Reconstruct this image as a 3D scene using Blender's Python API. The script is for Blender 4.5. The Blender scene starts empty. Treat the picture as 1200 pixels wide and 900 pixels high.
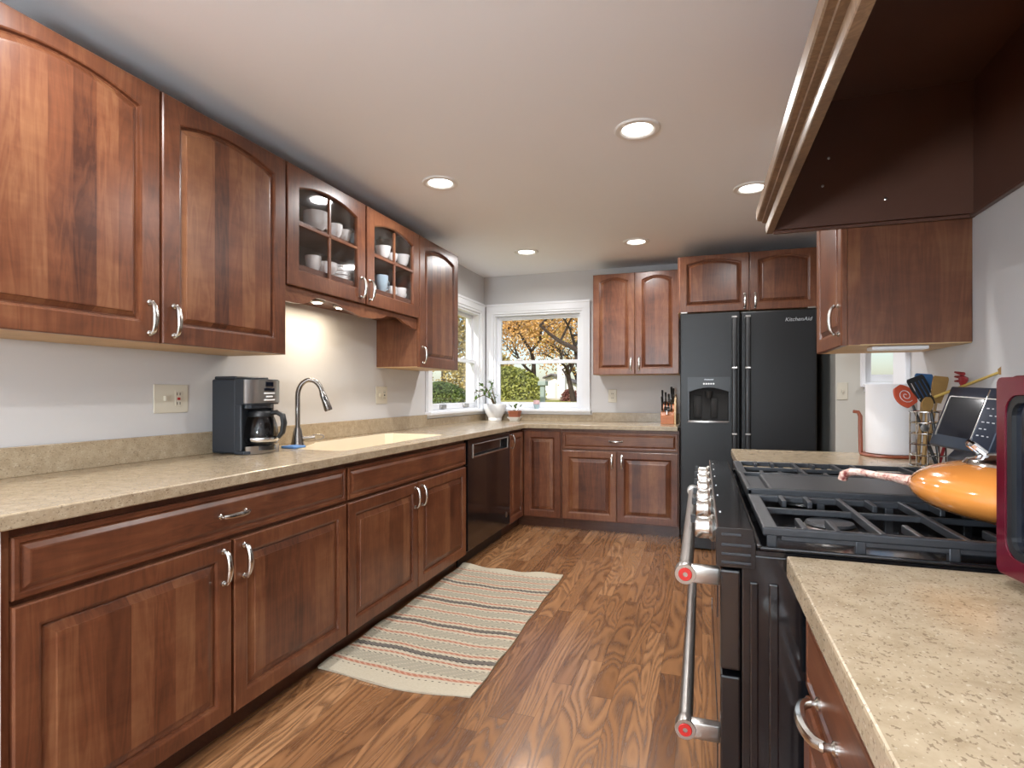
import bpy, bmesh, math, random
from mathutils import Vector, Matrix

random.seed(7)
PI = math.pi
SC = bpy.context.scene
COL = SC.collection

# ------------------------------------------------------------------ camera, world, sun, exposure
CAM_Z = 1.187
cam = bpy.data.cameras.new('camera')
cam.sensor_width = 36.0
cam.lens = 651.7 / 1200 * 36.0
cam.shift_y = 10.6 / 1200
cam.clip_start = 0.02
cam.clip_end = 500
co = bpy.data.objects.new('camera', cam)
COL.objects.link(co)
co.location = (0, 0, CAM_Z)
co.rotation_euler = (PI / 2, 0, 0.3295)
SC.camera = co
SC.view_settings.view_transform = 'Standard'
SC.view_settings.look = 'None'
SC.view_settings.gamma = 1.0
SC.view_settings.exposure = 0.0
SC.view_settings.use_curve_mapping = False
SC.cycles.use_denoising = True
SC.cycles.max_bounces = 10
SC.cycles.diffuse_bounces = 6
SC.cycles.glossy_bounces = 4
SC.cycles.transmission_bounces = 8
SC.cycles.transparent_max_bounces = 12
SC.cycles.sample_clamp_indirect = 6.0
SC.cycles.caustics_reflective = False
SC.cycles.caustics_refractive = False

W = bpy.data.worlds.new('sky')
SC.world = W
W.use_nodes = True
wn = W.node_tree
wn.nodes.clear()
wo = wn.nodes.new('ShaderNodeOutputWorld')
wb = wn.nodes.new('ShaderNodeBackground')
ws = wn.nodes.new('ShaderNodeTexSky')
ws.sky_type = 'NISHITA'
ws.sun_disc = False
ws.sun_elevation = math.radians(38)
ws.sun_rotation = math.radians(150)
ws.air_density = 1.0
ws.dust_density = 1.5
ws.altitude = 0
wb.inputs['Strength'].default_value = 0.19
wn.links.new(ws.outputs[0], wb.inputs[0])
wn.links.new(wb.outputs[0], wo.inputs[0])

sun = bpy.data.lights.new('sun', 'SUN')
sun.energy = 4.6
sun.angle = math.radians(0.6)
sun.color = (1.0, 0.94, 0.85)
so = bpy.data.objects.new('sun', sun)
COL.objects.link(so)
so.rotation_euler = Vector((0.35, 0.75, -0.62)).to_track_quat('-Z', 'Y').to_euler()

CAN_POWER = 12.5
FILL_POWER = 265.0

# ------------------------------------------------------------------ node helpers
class NT:
    def __init__(s, name):
        s.m = bpy.data.materials.new(name)
        s.m.use_nodes = True
        s.t = s.m.node_tree
        s.b = s.t.nodes['Principled BSDF']
        s.out = s.t.nodes['Material Output']
    def n(s, typ, **kw):
        nd = s.t.nodes.new(typ)
        for k, v in kw.items():
            setattr(nd, k, v)
        return nd
    def l(s, a, b):
        s.t.links.new(a, b)
    def put(s, sock, v):
        if isinstance(v, bpy.types.NodeSocket):
            s.l(v, sock)
        else:
            sock.default_value = v
    def math(s, op, a, b=0.0, c=None):
        nd = s.n('ShaderNodeMath', operation=op)
        s.put(nd.inputs[0], a)
        s.put(nd.inputs[1], b)
        if c is not None:
            s.put(nd.inputs[2], c)
        return nd.outputs[0]
    def mix(s, f, a, b, mode='MIX'):
        nd = s.n('ShaderNodeMix', data_type='RGBA', blend_type=mode)
        s.put(nd.inputs[0], f)
        for k, v in ((6, a), (7, b)):
            if isinstance(v, (tuple, list)):
                v = tuple(v) + ((1,) if len(v) == 3 else ())
            s.put(nd.inputs[k], v)
        return nd.outputs[2]
    def coords(s, which='Object'):
        return s.n('ShaderNodeTexCoord').outputs[which]
    def sep(s, v):
        nd = s.n('ShaderNodeSeparateXYZ')
        s.l(v, nd.inputs[0])
        return nd.outputs
    def comb(s, x, y, z):
        nd = s.n('ShaderNodeCombineXYZ')
        for i, v in enumerate((x, y, z)):
            s.put(nd.inputs[i], v)
        return nd.outputs[0]
    def mapping(s, v, scale):
        nd = s.n('ShaderNodeMapping')
        s.l(v, nd.inputs[0])
        nd.inputs['Scale'].default_value = scale
        return nd.outputs[0]
    def noise(s, v, scale, detail=3, rough=.5, dist=0.0):
        nd = s.n('ShaderNodeTexNoise')
        s.l(v, nd.inputs['Vector'])
        nd.inputs['Scale'].default_value = scale
        nd.inputs['Detail'].default_value = detail
        nd.inputs['Roughness'].default_value = rough
        nd.inputs['Distortion'].default_value = dist
        return nd.outputs[0]
    def ramp(s, f, stops, interp='LINEAR'):
        nd = s.n('ShaderNodeValToRGB')
        s.l(f, nd.inputs[0])
        e = nd.color_ramp.elements
        nd.color_ramp.interpolation = interp
        while len(e) < len(stops):
            e.new(0.5)
        for i, (p, c) in enumerate(stops):
            e[i].position = p
            if not isinstance(c, (tuple, list)):
                c = (c, c, c)
            e[i].color = tuple(c) + (1,)
        return nd.outputs[0]
    def bump(s, h, strength=.2, dist=.002):
        nd = s.n('ShaderNodeBump')
        nd.inputs['Strength'].default_value = strength
        nd.inputs['Distance'].default_value = dist
        s.l(h, nd.inputs['Height'])
        s.l(nd.outputs[0], s.b.inputs['Normal'])
    def set(s, color=None, rough=None, metal=None, spec=None, coat=None, emit=None, estr=None):
        if color is not None:
            if isinstance(color, (tuple, list)):
                color = tuple(color)[:3] + (1,)
            s.put(s.b.inputs['Base Color'], color)
        if rough is not None:
            s.put(s.b.inputs['Roughness'], rough)
        if metal is not None:
            s.put(s.b.inputs['Metallic'], metal)
        if spec is not None:
            s.b.inputs['Specular IOR Level'].default_value = spec
        if coat is not None:
            s.b.inputs['Coat Weight'].default_value = coat
            s.b.inputs['Coat Roughness'].default_value = .12
        if emit is not None:
            s.b.inputs['Emission Color'].default_value = tuple(emit) + (1,)
            s.b.inputs['Emission Strength'].default_value = estr
        return s.m

def srgb(r, g, b):
    return tuple(((c / 255) / 12.92 if c / 255 <= .04045 else ((c / 255 + .055) / 1.055) ** 2.4) for c in (r, g, b))

def plain(name, rgb, rough=.5, metal=0, spec=.5, vary=.06, scale=8, coat=None, bump=0):
    """one colour with a faint natural variation"""
    t = NT(name)
    c = srgb(*rgb)
    f = t.noise(t.coords(), scale, 3)
    lo = tuple(x * (1 - vary) for x in c)
    hi = tuple(min(1, x * (1 + vary)) for x in c)
    t.set(t.mix(f, lo, hi), rough, metal, spec, coat)
    if bump:
        t.bump(t.noise(t.coords(), scale * 12, 4), bump, .001)
    return t.m

def cherry(name, grain='z', staves=True, tint=.92, red=(114, 68, 45), light=(150, 105, 72), dark=(72, 40, 28), rough=.30):
    t = NT(name)
    oc = t.coords()
    rnd = t.n('ShaderNodeObjectInfo').outputs['Random']
    off = t.math('MULTIPLY', rnd, 37.0)
    x, y, z = t.sep(oc)
    if grain == 'z':
        across, along = x, z
    else:
        across, along = z, x
    across = t.math('ADD', across, t.math('MULTIPLY', y, .7))
    if staves:
        cell = t.math('FLOOR', t.math('ADD', t.math('MULTIPLY', across, 14.5), off))
        wn_ = t.n('ShaderNodeTexWhiteNoise', noise_dimensions='1D')
        t.l(cell, wn_.inputs['W'])
        st = wn_.outputs['Value']
    else:
        st = rnd
    v = t.comb(t.math('ADD', t.math('MULTIPLY', across, 9.0), t.math('MULTIPLY', st, 17.0)),
               t.math('MULTIPLY', y, 9.0),
               t.math('ADD', t.math('MULTIPLY', along, 1.1), off))
    warp = t.noise(v, 1.6, 4, .55, .8)
    rings = t.math('PINGPONG', t.math('MULTIPLY', warp, 6.5), .5)
    v2 = t.comb(t.math('MULTIPLY', across, 120.0), off, t.math('MULTIPLY', along, 7.0))
    fine = t.noise(v2, 1.0, 3, .6)
    curl = t.noise(t.comb(t.math('MULTIPLY', across, 9.0), off, t.math('MULTIPLY', along, 24.0)), 1.0, 3, .6, .6)
    blot = t.noise(t.comb(t.math('ADD', across, off), y, along), 5.0, 2)
    f = t.math('ADD', t.math('MULTIPLY', rings, .26), t.math('MULTIPLY', fine, .12))
    f = t.math('ADD', f, t.math('MULTIPLY', curl, .22))
    f = t.math('ADD', f, t.math('MULTIPLY', blot, .52))
    f = t.math('ADD', f, t.math('MULTIPLY', t.math('SUBTRACT', st, .5), .34 if staves else .14))
    f = t.math('SUBTRACT', f, .005)
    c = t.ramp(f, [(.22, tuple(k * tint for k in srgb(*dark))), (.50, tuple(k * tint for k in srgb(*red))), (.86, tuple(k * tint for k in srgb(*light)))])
    t.set(c, rough, 0, .5)
    t.bump(fine, .05, .001)
    return t.m

M = {}
M['cherry'] = cherry('cherry wood, upright grain', 'z', False)
M['cherry_panel'] = cherry('cherry wood, glued staves', 'z', True)
M['cherry_h'] = cherry('cherry wood, level grain', 'x', False)
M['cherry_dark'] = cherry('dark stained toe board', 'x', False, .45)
M['cherry_side'] = cherry('cabinet side veneer', 'z', False, .80, rough=.38)
M['birch'] = cherry('birch veneer underside', 'x', False, 1, (198, 165, 120), (214, 184, 140), (178, 144, 100), .5)
M['moulding'] = cherry('weathered brown moulding', 'x', False, 1, (124, 104, 82), (168, 142, 112), (92, 76, 60), .38)
M['hood_inside'] = plain('dark stained hood lining', (92, 62, 50), .34, vary=.35, scale=3)
M['wall'] = plain('warm grey wall paint', (204, 203, 203), .75, vary=.015, scale=2)
M['wall_hall'] = plain('cream hall paint', (196, 193, 184), .75, vary=.015, scale=2)
M['ceiling'] = plain('white ceiling paint', (246, 248, 251), .8, vary=.01, scale=2)
M['trim'] = plain('white trim paint', (236, 238, 242), .35, vary=.01)
M['white_plastic'] = plain('white plastic', (235, 235, 232), .35, vary=.01)
M['almond'] = plain('almond plastic plate', (208, 202, 186), .4, vary=.02)
M['nickel'] = plain('satin nickel', (205, 203, 198), .24, 1, vary=.04)
M['chrome'] = plain('polished chrome', (225, 226, 228), .08, 1, vary=.02)
M['steel'] = plain('brushed steel', (176, 172, 168), .3, 1, vary=.05, scale=30)
M['faucet'] = plain('brushed nickel faucet', (150, 145, 140), .27, 1, vary=.05)
M['black_gloss'] = plain('black enamel', (17, 17, 19), .12, vary=.2, coat=.4)
M['black_satin'] = plain('black satin plastic', (30, 31, 33), .38, vary=.15)
M['iron'] = plain('grey black cast iron', (44, 46, 50), .36, .2, vary=.15, scale=60, bump=.25)
M['black_rubber'] = plain('black rubber', (20, 20, 20), .8)
M['slot'] = plain('dark slot', (28, 26, 24), .7)
M['red_dot'] = plain('red plastic', (176, 40, 36), .3)
M['dark_blue'] = plain('blue black metal', (42, 50, 66), .3, .3, vary=.15, scale=20)
M['dark_screen'] = plain('dark glass screen', (22, 26, 36), .08, vary=.2)
M['print'] = plain('white print', (215, 218, 222), .5, vary=.01)
M['silver_print'] = plain('silver lettering', (200, 205, 210), .3, .6, vary=.01)
M['sink'] = plain('cream solid sink', (226, 214, 190), .3, vary=.02)
M['ceramic'] = plain('white glazed china', (244, 244, 243), .18, vary=.02, coat=.3)
M['ceramic_blue'] = plain('pale blue glazed china', (176, 198, 212), .18, vary=.03, coat=.3)
M['pot_white'] = plain('white matt pot', (222, 224, 226), .45, vary=.03)
M['terracotta'] = plain('brown terracotta', (150, 88, 60), .75, vary=.12, scale=30)
M['soil'] = plain('potting soil', (52, 40, 32), .95, vary=.4, scale=80)
M['leaf'] = plain('houseplant leaf', (98, 128, 60), .42, vary=.25, scale=30)
M['stem'] = plain('plant stem', (104, 86, 50), .7, vary=.2)
M['block_wood'] = cherry('orange knife block wood', 'x', False, 1, (190, 112, 62), (212, 140, 88), (150, 82, 44), .4)
M['pale_wood'] = cherry('pale block wood', 'z', False, 1, (214, 180, 132), (228, 198, 152), (190, 150, 102), .4)
M['brown_wood'] = plain('brown painted wood', (132, 70, 46), .4, vary=.15, scale=20)
M['spoon_wood'] = plain('olive wood', (150, 116, 66), .55, vary=.2, scale=30)
M['yellow_wood'] = plain('yellow wood handle', (186, 158, 84), .5, vary=.12)
M['towel_paper'] = plain('white paper towel', (232, 232, 234), .9, vary=.02, bump=.3)
M['core'] = plain('cardboard core', (150, 120, 86), .9)
M['orange'] = plain('orange enamel', (218, 140, 66), .12, vary=.05, coat=.6)
M['maroon'] = plain('maroon enamel', (92, 14, 34), .16, .25, vary=.08, coat=.5)
M['tool_red'] = plain('dark red nylon', (128, 28, 34), .4, vary=.1)
M['tool_blue'] = plain('blue silicone', (50, 92, 136), .45, vary=.1)
M['tool_orange'] = plain('orange red silicone', (188, 78, 52), .4, vary=.1)
M['grey_cloth'] = plain('grey nylon', (128, 124, 118), .7, vary=.15)
M['sponge'] = plain('blue sponge', (92, 132, 184), .9, vary=.1, bump=.3)
M['siding'] = plain('white house siding', (236, 236, 230), .7, vary=.02)
M['roof'] = plain('grey roof shingles', (112, 108, 106), .9, vary=.15, scale=6)
M['bark'] = plain('dark bark', (62, 50, 42), .9, vary=.3, scale=12)
M['bird_green'] = plain('sage green painted metal', (152, 168, 160), .5, vary=.05)
M['road'] = plain('pale road', (196, 186, 168), .9, vary=.06, scale=1)

def speckled(name):
    t = NT(name)
    oc = t.coords()
    base = t.ramp(t.noise(oc, 26, 5, .65), [(.3, srgb(156, 139, 113)), (.5, srgb(171, 154, 128)), (.72, srgb(184, 168, 142))])
    st = t.mapping(oc, (1.0, .7, 1.0))
    f = t.noise(st, 250, 2, .5)
    sp = t.ramp(f, [(.60, 0.0), (.66, 1.0)])
    f2 = t.noise(st, 210, 1, .5)
    sp2 = t.ramp(f2, [(.66, 0.0), (.70, 1.0)])
    c = t.mix(t.math('MULTIPLY', sp, .5), base, srgb(84, 64, 48))
    c = t.mix(t.math('MULTIPLY', sp2, .35), c, srgb(214, 202, 180))
    t.set(c, .20, 0, .5)
    return t.m
M['counter'] = speckled('beige speckled solid surface')

def oak(name):
    t = NT(name)
    x, y, z = t.sep(t.coords())
    row = t.math('FLOOR', t.math('MULTIPLY', x, 1 / .083))
    w1 = t.n('ShaderNodeTexWhiteNoise', noise_dimensions='1D')
    t.l(row, w1.inputs['W'])
    yy = t.math('ADD', t.math('MULTIPLY', y, 1 / 1.05), t.math('MULTIPLY', w1.outputs['Value'], 9.0))
    seg = t.math('FLOOR', yy)
    w2 = t.n('ShaderNodeTexWhiteNoise', noise_dimensions='2D')
    t.l(t.comb(row, seg, 0.0), w2.inputs['Vector'])
    idv = w2.outputs['Value']
    idc = t.sep(w2.outputs['Color'])
    # cathedral grain: contour lines of a stretched noise
    v = t.comb(t.math('ADD', t.math('MULTIPLY', x, 7.0), t.math('MULTIPLY', idv, 51.0)),
               t.math('ADD', t.math('MULTIPLY', y, .85), t.math('MULTIPLY', idc[1], 23.0)), 0.0)
    n1 = t.noise(v, .8, 2.2, .45, .5)
    lines = t.math('FRACT', t.math('MULTIPLY', n1, 24.0))
    ln = t.ramp(lines, [(0.0, 1.0), (.22, .55), (.45, .1), (.62, 0.0), (.82, .35), (.93, 1.0), (1.0, 1.0)])
    pores = t.noise(t.comb(t.math('MULTIPLY', x, 260.0), t.math('MULTIPLY', y, 9.0), 0.0), 1.0, 2, .6)
    po = t.ramp(pores, [(.42, 0.0), (.66, 1.0)])
    g = t.math('MULTIPLY', ln, t.math('ADD', .55, t.math('MULTIPLY', po, .45)))
    base = t.ramp(idv, [(0.0, srgb(118, 80, 52)), (.3, srgb(140, 98, 64)), (.7, srgb(154, 110, 74)), (1.0, srgb(170, 126, 88))])
    c = t.mix(t.math('MULTIPLY', g, .85), base, srgb(66, 38, 22))
    # board seams
    fx = t.math('FRACT', t.math('MULTIPLY', x, 1 / .083))
    ex = t.math('MINIMUM', fx, t.math('SUBTRACT', 1.0, fx))
    fy = t.math('FRACT', yy)
    ey = t.math('MINIMUM', fy, t.math('SUBTRACT', 1.0, fy))
    sx = t.math('LESS_THAN', ex, .010)
    sy = t.math('LESS_THAN', ey, .0012)
    seam = t.math('MAXIMUM', sx, sy)
    c = t.mix(t.math('MULTIPLY', seam, .6), c, srgb(50, 30, 20))
    t.set(c, t.math('ADD', .17, t.math('MULTIPLY', g, .15)), 0, .5)
    t.bump(t.math('SUBTRACT', 1.0, g), .12, .001)
    return t.m
M['oak'] = oak('oak strip floor')

def glass(name, tint=(1, 1, 1), refl=1.0, rough=.02, dirt=0.0):
    t = NT(name)
    tr = t.n('ShaderNodeBsdfTransparent')
    tr.inputs[0].default_value = tint + (1,)
    gl = t.n('ShaderNodeBsdfGlossy')
    gl.inputs['Roughness'].default_value = rough
    fr = t.n('ShaderNodeLayerWeight')
    fr.inputs[0].default_value = .5
    mx = t.n('ShaderNodeMixShader')
    k_ = t.math('ADD', .03, t.math('MULTIPLY', t.math('POWER', fr.outputs['Facing'], 4.0), .45))
    t.l(t.math('MULTIPLY', k_, refl), mx.inputs[0])
    t.l(tr.outputs[0], mx.inputs[1])
    t.l(gl.outputs[0], mx.inputs[2])
    last = mx.outputs[0]
    if dirt:
        df = t.n('ShaderNodeBsdfDiffuse')
        df.inputs[0].default_value = (.7, .7, .68, 1)
        m2 = t.n('ShaderNodeMixShader')
        nz = t.ramp(t.noise(t.coords(), 7, 4, .6, 1.5), [(.45, 0.0), (.8, dirt)])
        t.l(nz, m2.inputs[0])
        t.l(last, m2.inputs[1])
        t.l(df.outputs[0], m2.inputs[2])
        last = m2.outputs[0]
    t.l(last, t.out.inputs[0])
    return t.m
M['pane'] = glass('window glass', refl=.7)
M['cab_glass'] = glass('cabinet glass', (.975, .975, .98), 1.2, .05, .04)
M['carafe'] = glass('smoked carafe glass', (.50, .50, .50), 1.6, .03)
M['pink_glass'] = glass('pink glass', (.95, .72, .76), 1.0)
M['blue_glass'] = plain('pale blue glazed cup', (186, 212, 220), .2)

def emissive(name, rgb, s):
    t = NT(name)
    t.set((.8, .8, .8), .5, emit=rgb, estr=s)
    return t.m
M['lamp'] = emissive('lit lamp lens', (1.0, .96, .90), 9.0)
M['puck'] = emissive('lit puck lens', (1.0, .88, .70), 14.0)

def foliage(name, cols):
    t = NT(name)
    oc = t.coords()
    f = t.noise(oc, 1.1, 4, .7)
    f2 = t.noise(oc, 9.0, 2, .6)
    f = t.math('ADD', t.math('MULTIPLY', f, .55), t.math('MULTIPLY', f2, .45))
    t.set(t.ramp(f, [(.34, srgb(*cols[0])), (.5, srgb(*cols[1])), (.68, srgb(*cols[2]))]), .7)
    t.b.inputs['Transmission Weight'].default_value = 0
    return t.m
M['fol_orange'] = foliage('autumn leaves', [(160, 112, 56), (212, 162, 90), (240, 208, 148)])
M['fol_green'] = foliage('shrub leaves', [(86, 96, 40), (142, 148, 68), (190, 186, 100)])
M['fol_olive'] = foliage('olive leaves', [(112, 104, 56), (170, 150, 80), (214, 192, 124)])
M['fol_dark'] = foliage('deep green leaves', [(46, 64, 30), (82, 104, 46), (130, 146, 74)])
M['fol_red'] = foliage('dusky red leaves', [(92, 52, 48), (134, 82, 72), (170, 120, 100)])

def lawn(name):
    t = NT(name)
    oc = t.coords()
    f = t.noise(oc, .35, 5, .7)
    t.set(t.ramp(f, [(.35, srgb(120, 134, 52)), (.55, srgb(172, 162, 84)), (.7, srgb(206, 186, 120))]), .95)
    return t.m
M['lawn'] = lawn('autumn lawn')

# ------------------------------------------------------------------ mesh helpers
OFF = {}

class MB:
    def __init__(s):
        s.b = bmesh.new()
        s.mi = 0
    def box(s, x0, x1, y0, y1, z0, z1, bev=0.0, seg=2, mi=None, mat=None):
        b = bmesh.new()
        r = bmesh.ops.create_cube(b, size=1.0)
        for v in b.verts:
            v.co = Vector(((x0 + x1) / 2 + v.co.x * (x1 - x0), (y0 + y1) / 2 + v.co.y * (y1 - y0), (z0 + z1) / 2 + v.co.z * (z1 - z0)))
        if bev:
            bev = min(bev, abs(x1 - x0) * .49, abs(y1 - y0) * .49, abs(z1 - z0) * .49)
            bmesh.ops.bevel(b, geom=list(b.edges), offset=bev, segments=seg, profile=.5, affect='EDGES')
        s.merge(b, mi, mat)
        return s
    def merge(s, b, mi=None, mat=None):
        if mat is not None:
            bmesh.ops.transform(b, matrix=mat, verts=b.verts)
        for f in b.faces:
            if mi is not None:
                f.material_index = mi
        me = bpy.data.meshes.new('tmp')
        b.to_mesh(me)
        b.free()
        s.b.from_mesh(me)
        bpy.data.meshes.remove(me)
    def rings(s, rings, close=True, cap0=True, cap1=True, mi=0, loop=False):
        """rings: lists of points, same count; quads between"""
        b = s.b
        vr = [[b.verts.new(p) for p in r] for r in rings]
        n = len(vr[0])
        pairs = list(zip(vr[:-1], vr[1:]))
        if loop:
            pairs.append((vr[-1], vr[0]))
        for A, B in pairs:
            for i in range(n if close else n - 1):
                j = (i + 1) % n
                try:
                    f = b.faces.new((A[i], A[j], B[j], B[i]))
                    f.material_index = mi
                except ValueError:
                    pass
        if not loop:
            if cap0:
                b.faces.new(list(reversed(vr[0]))).material_index = mi
            if cap1:
                b.faces.new(vr[-1]).material_index = mi
        return s
    def lathe(s, cx, cy, prof, n=32, mi=0, axis='z', cap0=True, cap1=True, org=None):
        """prof: list of (radius, height); axis z around (cx,cy). With org and axis x/y/-x..., along that axis"""
        R = []
        for r, h in prof:
            ring = []
            for i in range(n):
                a = 2 * PI * i / n
                if axis == 'z':
                    ring.append((cx + r * math.cos(a), cy + r * math.sin(a), h))
                elif axis == 'x':
                    ring.append((org[0] + h, org[1] + r * math.cos(a), org[2] + r * math.sin(a)))
                elif axis == 'y':
                    ring.append((org[0] + r * math.sin(a), org[1] + h, org[2] + r * math.cos(a)))
            R.append(ring)
        return s.rings(R, True, cap0, cap1, mi)
    def tube(s, pts, rad, n=10, mi=0, flat=1.0, cap=True):
        """swept tube; rad number or list; flat squashes the second axis"""
        P = [Vector(p) for p in pts]
        if not isinstance(rad, (list, tuple)):
            rad = [rad] * len(P)
        R = []
        up = Vector((0, 0, 1))
        T0 = (P[1] - P[0]).normalized()
        if abs(T0.dot(up)) > .95:
            up = Vector((1, 0, 0))
        nrm = (up - T0 * up.dot(T0)).normalized()
        for i, p in enumerate(P):
            if i == 0:
                T = (P[1] - P[0]).normalized()
            elif i == len(P) - 1:
                T = (P[-1] - P[-2]).normalized()
            else:
                T = ((P[i + 1] - P[i]).normalized() + (P[i] - P[i - 1]).normalized())
                T = T.normalized() if T.length > 1e-6 else (P[i + 1] - P[i]).normalized()
            nrm = nrm - T * nrm.dot(T)
            nrm = nrm.normalized() if nrm.length > 1e-6 else T.orthogonal().normalized()
            bn = T.cross(nrm)
            R.append([p + nrm * (math.cos(2 * PI * k / n) * rad[i]) + bn * (math.sin(2 * PI * k / n) * rad[i] * flat) for k in range(n)])
        return s.rings(R, True, cap, cap, mi)
    def plate(s, outer, holes, a0, a1, plane='z', mi=0):
        """polygon with holes, extruded a0..a1 along the plane's normal axis"""
        b = bmesh.new()
        def P(p, a):
            if plane == 'z':
                return (p[0], p[1], a)
            if plane == 'y':
                return (p[0], a, p[1])
            return (a, p[0], p[1])
        for a in (a0, a1):
            es = []
            for loop in [outer] + holes:
                vs = [b.verts.new(P(p, a)) for p in loop]
                es += [b.edges.new((vs[i], vs[(i + 1) % len(vs)])) for i in range(len(vs))]
            bmesh.ops.triangle_fill(b, use_beauty=True, edges=es)
        for loop in [outer] + holes:
            for i in range(len(loop)):
                p, q = loop[i], loop[(i + 1) % len(loop)]
                vs = [b.verts.new(P(p, a0)), b.verts.new(P(q, a0)), b.verts.new(P(q, a1)), b.verts.new(P(p, a1))]
                b.faces.new(vs)
        bmesh.ops.remove_doubles(b, verts=b.verts, dist=1e-5)
        bmesh.ops.recalc_face_normals(b, faces=b.faces)
        s.merge(b, mi)
        return s

def add_obj(name, mb, mats, parent=None, smooth=False, frame=None, world=True, bevel=0.0):
    """link ONE mesh object. world=True: the mesh is in world coordinates. frame=(loc, rotz): mesh local to that frame"""
    b = mb.b if isinstance(mb, MB) else mb
    bmesh.ops.recalc_face_normals(b, faces=b.faces)
    me = bpy.data.meshes.new(name)
    off = OFF.get(parent.name, Vector((0, 0, 0))) if parent else Vector((0, 0, 0))
    if world and frame is None:
        bmesh.ops.translate(b, vec=-off, verts=b.verts)
    b.to_mesh(me)
    b.free()
    if not isinstance(mats, (list, tuple)):
        mats = [mats]
    for m in mats:
        me.materials.append(M[m] if isinstance(m, str) else m)
    if smooth:
        for p in me.polygons:
            p.use_smooth = True
        try:
            me.set_sharp_from_angle(angle=math.radians(38))
        except Exception:
            pass
    o = bpy.data.objects.new(name, me)
    COL.objects.link(o)
    if parent:
        o.parent = parent
    OFF[o.name] = off
    if frame is not None:
        o.location = Vector(frame[0]) - off
        o.rotation_euler = (0, 0, frame[1])
    if bevel:
        md = o.modifiers.new('bevel', 'BEVEL')
        md.width = bevel
        md.segments = 2
        md.limit_method = 'ANGLE'
    return o

def sub(name, mb, mats, parent, smooth=False):
    """a piece whose mesh shares its parent's own frame"""
    o = add_obj(name, mb, mats, None, smooth)
    o.parent = parent
    OFF[o.name] = OFF.get(parent.name, Vector((0, 0, 0)))
    return o

def thing(name, label, cat, loc=(0, 0, 0), group=None):
    o = bpy.data.objects.new(name, None)
    o.empty_display_size = .05
    COL.objects.link(o)
    o.location = loc
    OFF[o.name] = Vector(loc)
    o['label'] = label
    o['category'] = cat
    if group:
        o['group'] = group
    return o

def tag(o, label, cat, group=None, kind=None):
    o['label'] = label
    o['category'] = cat
    if group:
        o['group'] = group
    if kind:
        o['kind'] = kind
    return o

def struct(name, mb, mats, parent=None, smooth=False):
    o = add_obj(name, mb, mats, parent, smooth)
    if not parent:
        o['kind'] = 'structure'
    return o

def copy_tree(o, parent=None):
    c = o.copy()
    COL.objects.link(c)
    if parent:
        c.parent = parent
    for ch in list(o.children):
        copy_tree(ch, c)
    return c

def rect(x0, x1, z0, z1):
    return [(x0, z0), (x1, z0), (x1, z1), (x0, z1)]

# ------------------------------------------------------------------ room shell
XL, YB, ZC = -2.129, 5.336, 2.378
XR = .89
T_ = .14
WLY0, WLY1 = 4.14, 5.20      # left window opening
WZ0, WZ1 = 1.03, 1.985
WBX0, WBX1 = -2.02, -1.11    # back window opening
YH = 4.45                    # hall wall
YREAR = -3.2
XH = 3.0

fl = MB().box(XL - .2, XH + .2, YREAR - .2, YB + .2, -.06, 0)
struct('floor', fl, 'oak')
ce = MB().box(XL - .2, XH + .2, YREAR - .2, YB + .2, ZC, ZC + .12)
struct('ceiling', ce, 'ceiling')
struct('wall_left', MB().plate(rect(YREAR, YB + T_, 0, ZC), [rect(WLY0, WLY1, WZ0, WZ1)], XL - T_, XL, 'x'), 'wall')
struct('wall_back', MB().plate(rect(XL, XR + .12, 0, ZC), [rect(WBX0, WBX1, WZ0, WZ1)], YB, YB + T_, 'y'), 'wall')
struct('wall_right', MB().box(XR, XR + .13, YREAR, 3.02, 0, ZC), 'wall')
HX0, HX1, HZ0, HZ1 = 1.062, 1.75, 1.25, 2.02
struct('wall_hall', MB().plate(rect(XR, XH, 0, ZC), [rect(HX0, HX1, HZ0, HZ1)], YH, YH + .12, 'y'), 'wall_hall')
struct('wall_alcove', MB().box(XR, XR + .12, YH + .12, YB, 0, ZC), 'wall_hall')
struct('wall_far_right', MB().box(XH, XH + .12, YREAR, YH + .12, 0, ZC), 'wall_hall')
RX0, RX1 = -1.7, .3
struct('wall_rear', MB().plate(rect(XL, XH, 0, ZC), [rect(RX0, RX1, .12, 2.1)], YREAR - .12, YREAR, 'y'), 'wall')
struct('wall_corridor', MB().box(XR + .13, XH, 1.4, 1.52, 0, ZC), 'wall_hall')
# trimmed end of the right wall
struct('trim_1', MB().box(XR - .014, XR + .144, 3.02, 3.13, 0, ZC, .004).box(XR - .022, XR, 2.955, 3.125, 0, ZC - .001, .004), 'trim')

def pane_grid(n, x0, x1, z0, z1, y):
    return MB().box(x0, x1, y - .002, y + .002, z0, z1)

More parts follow.
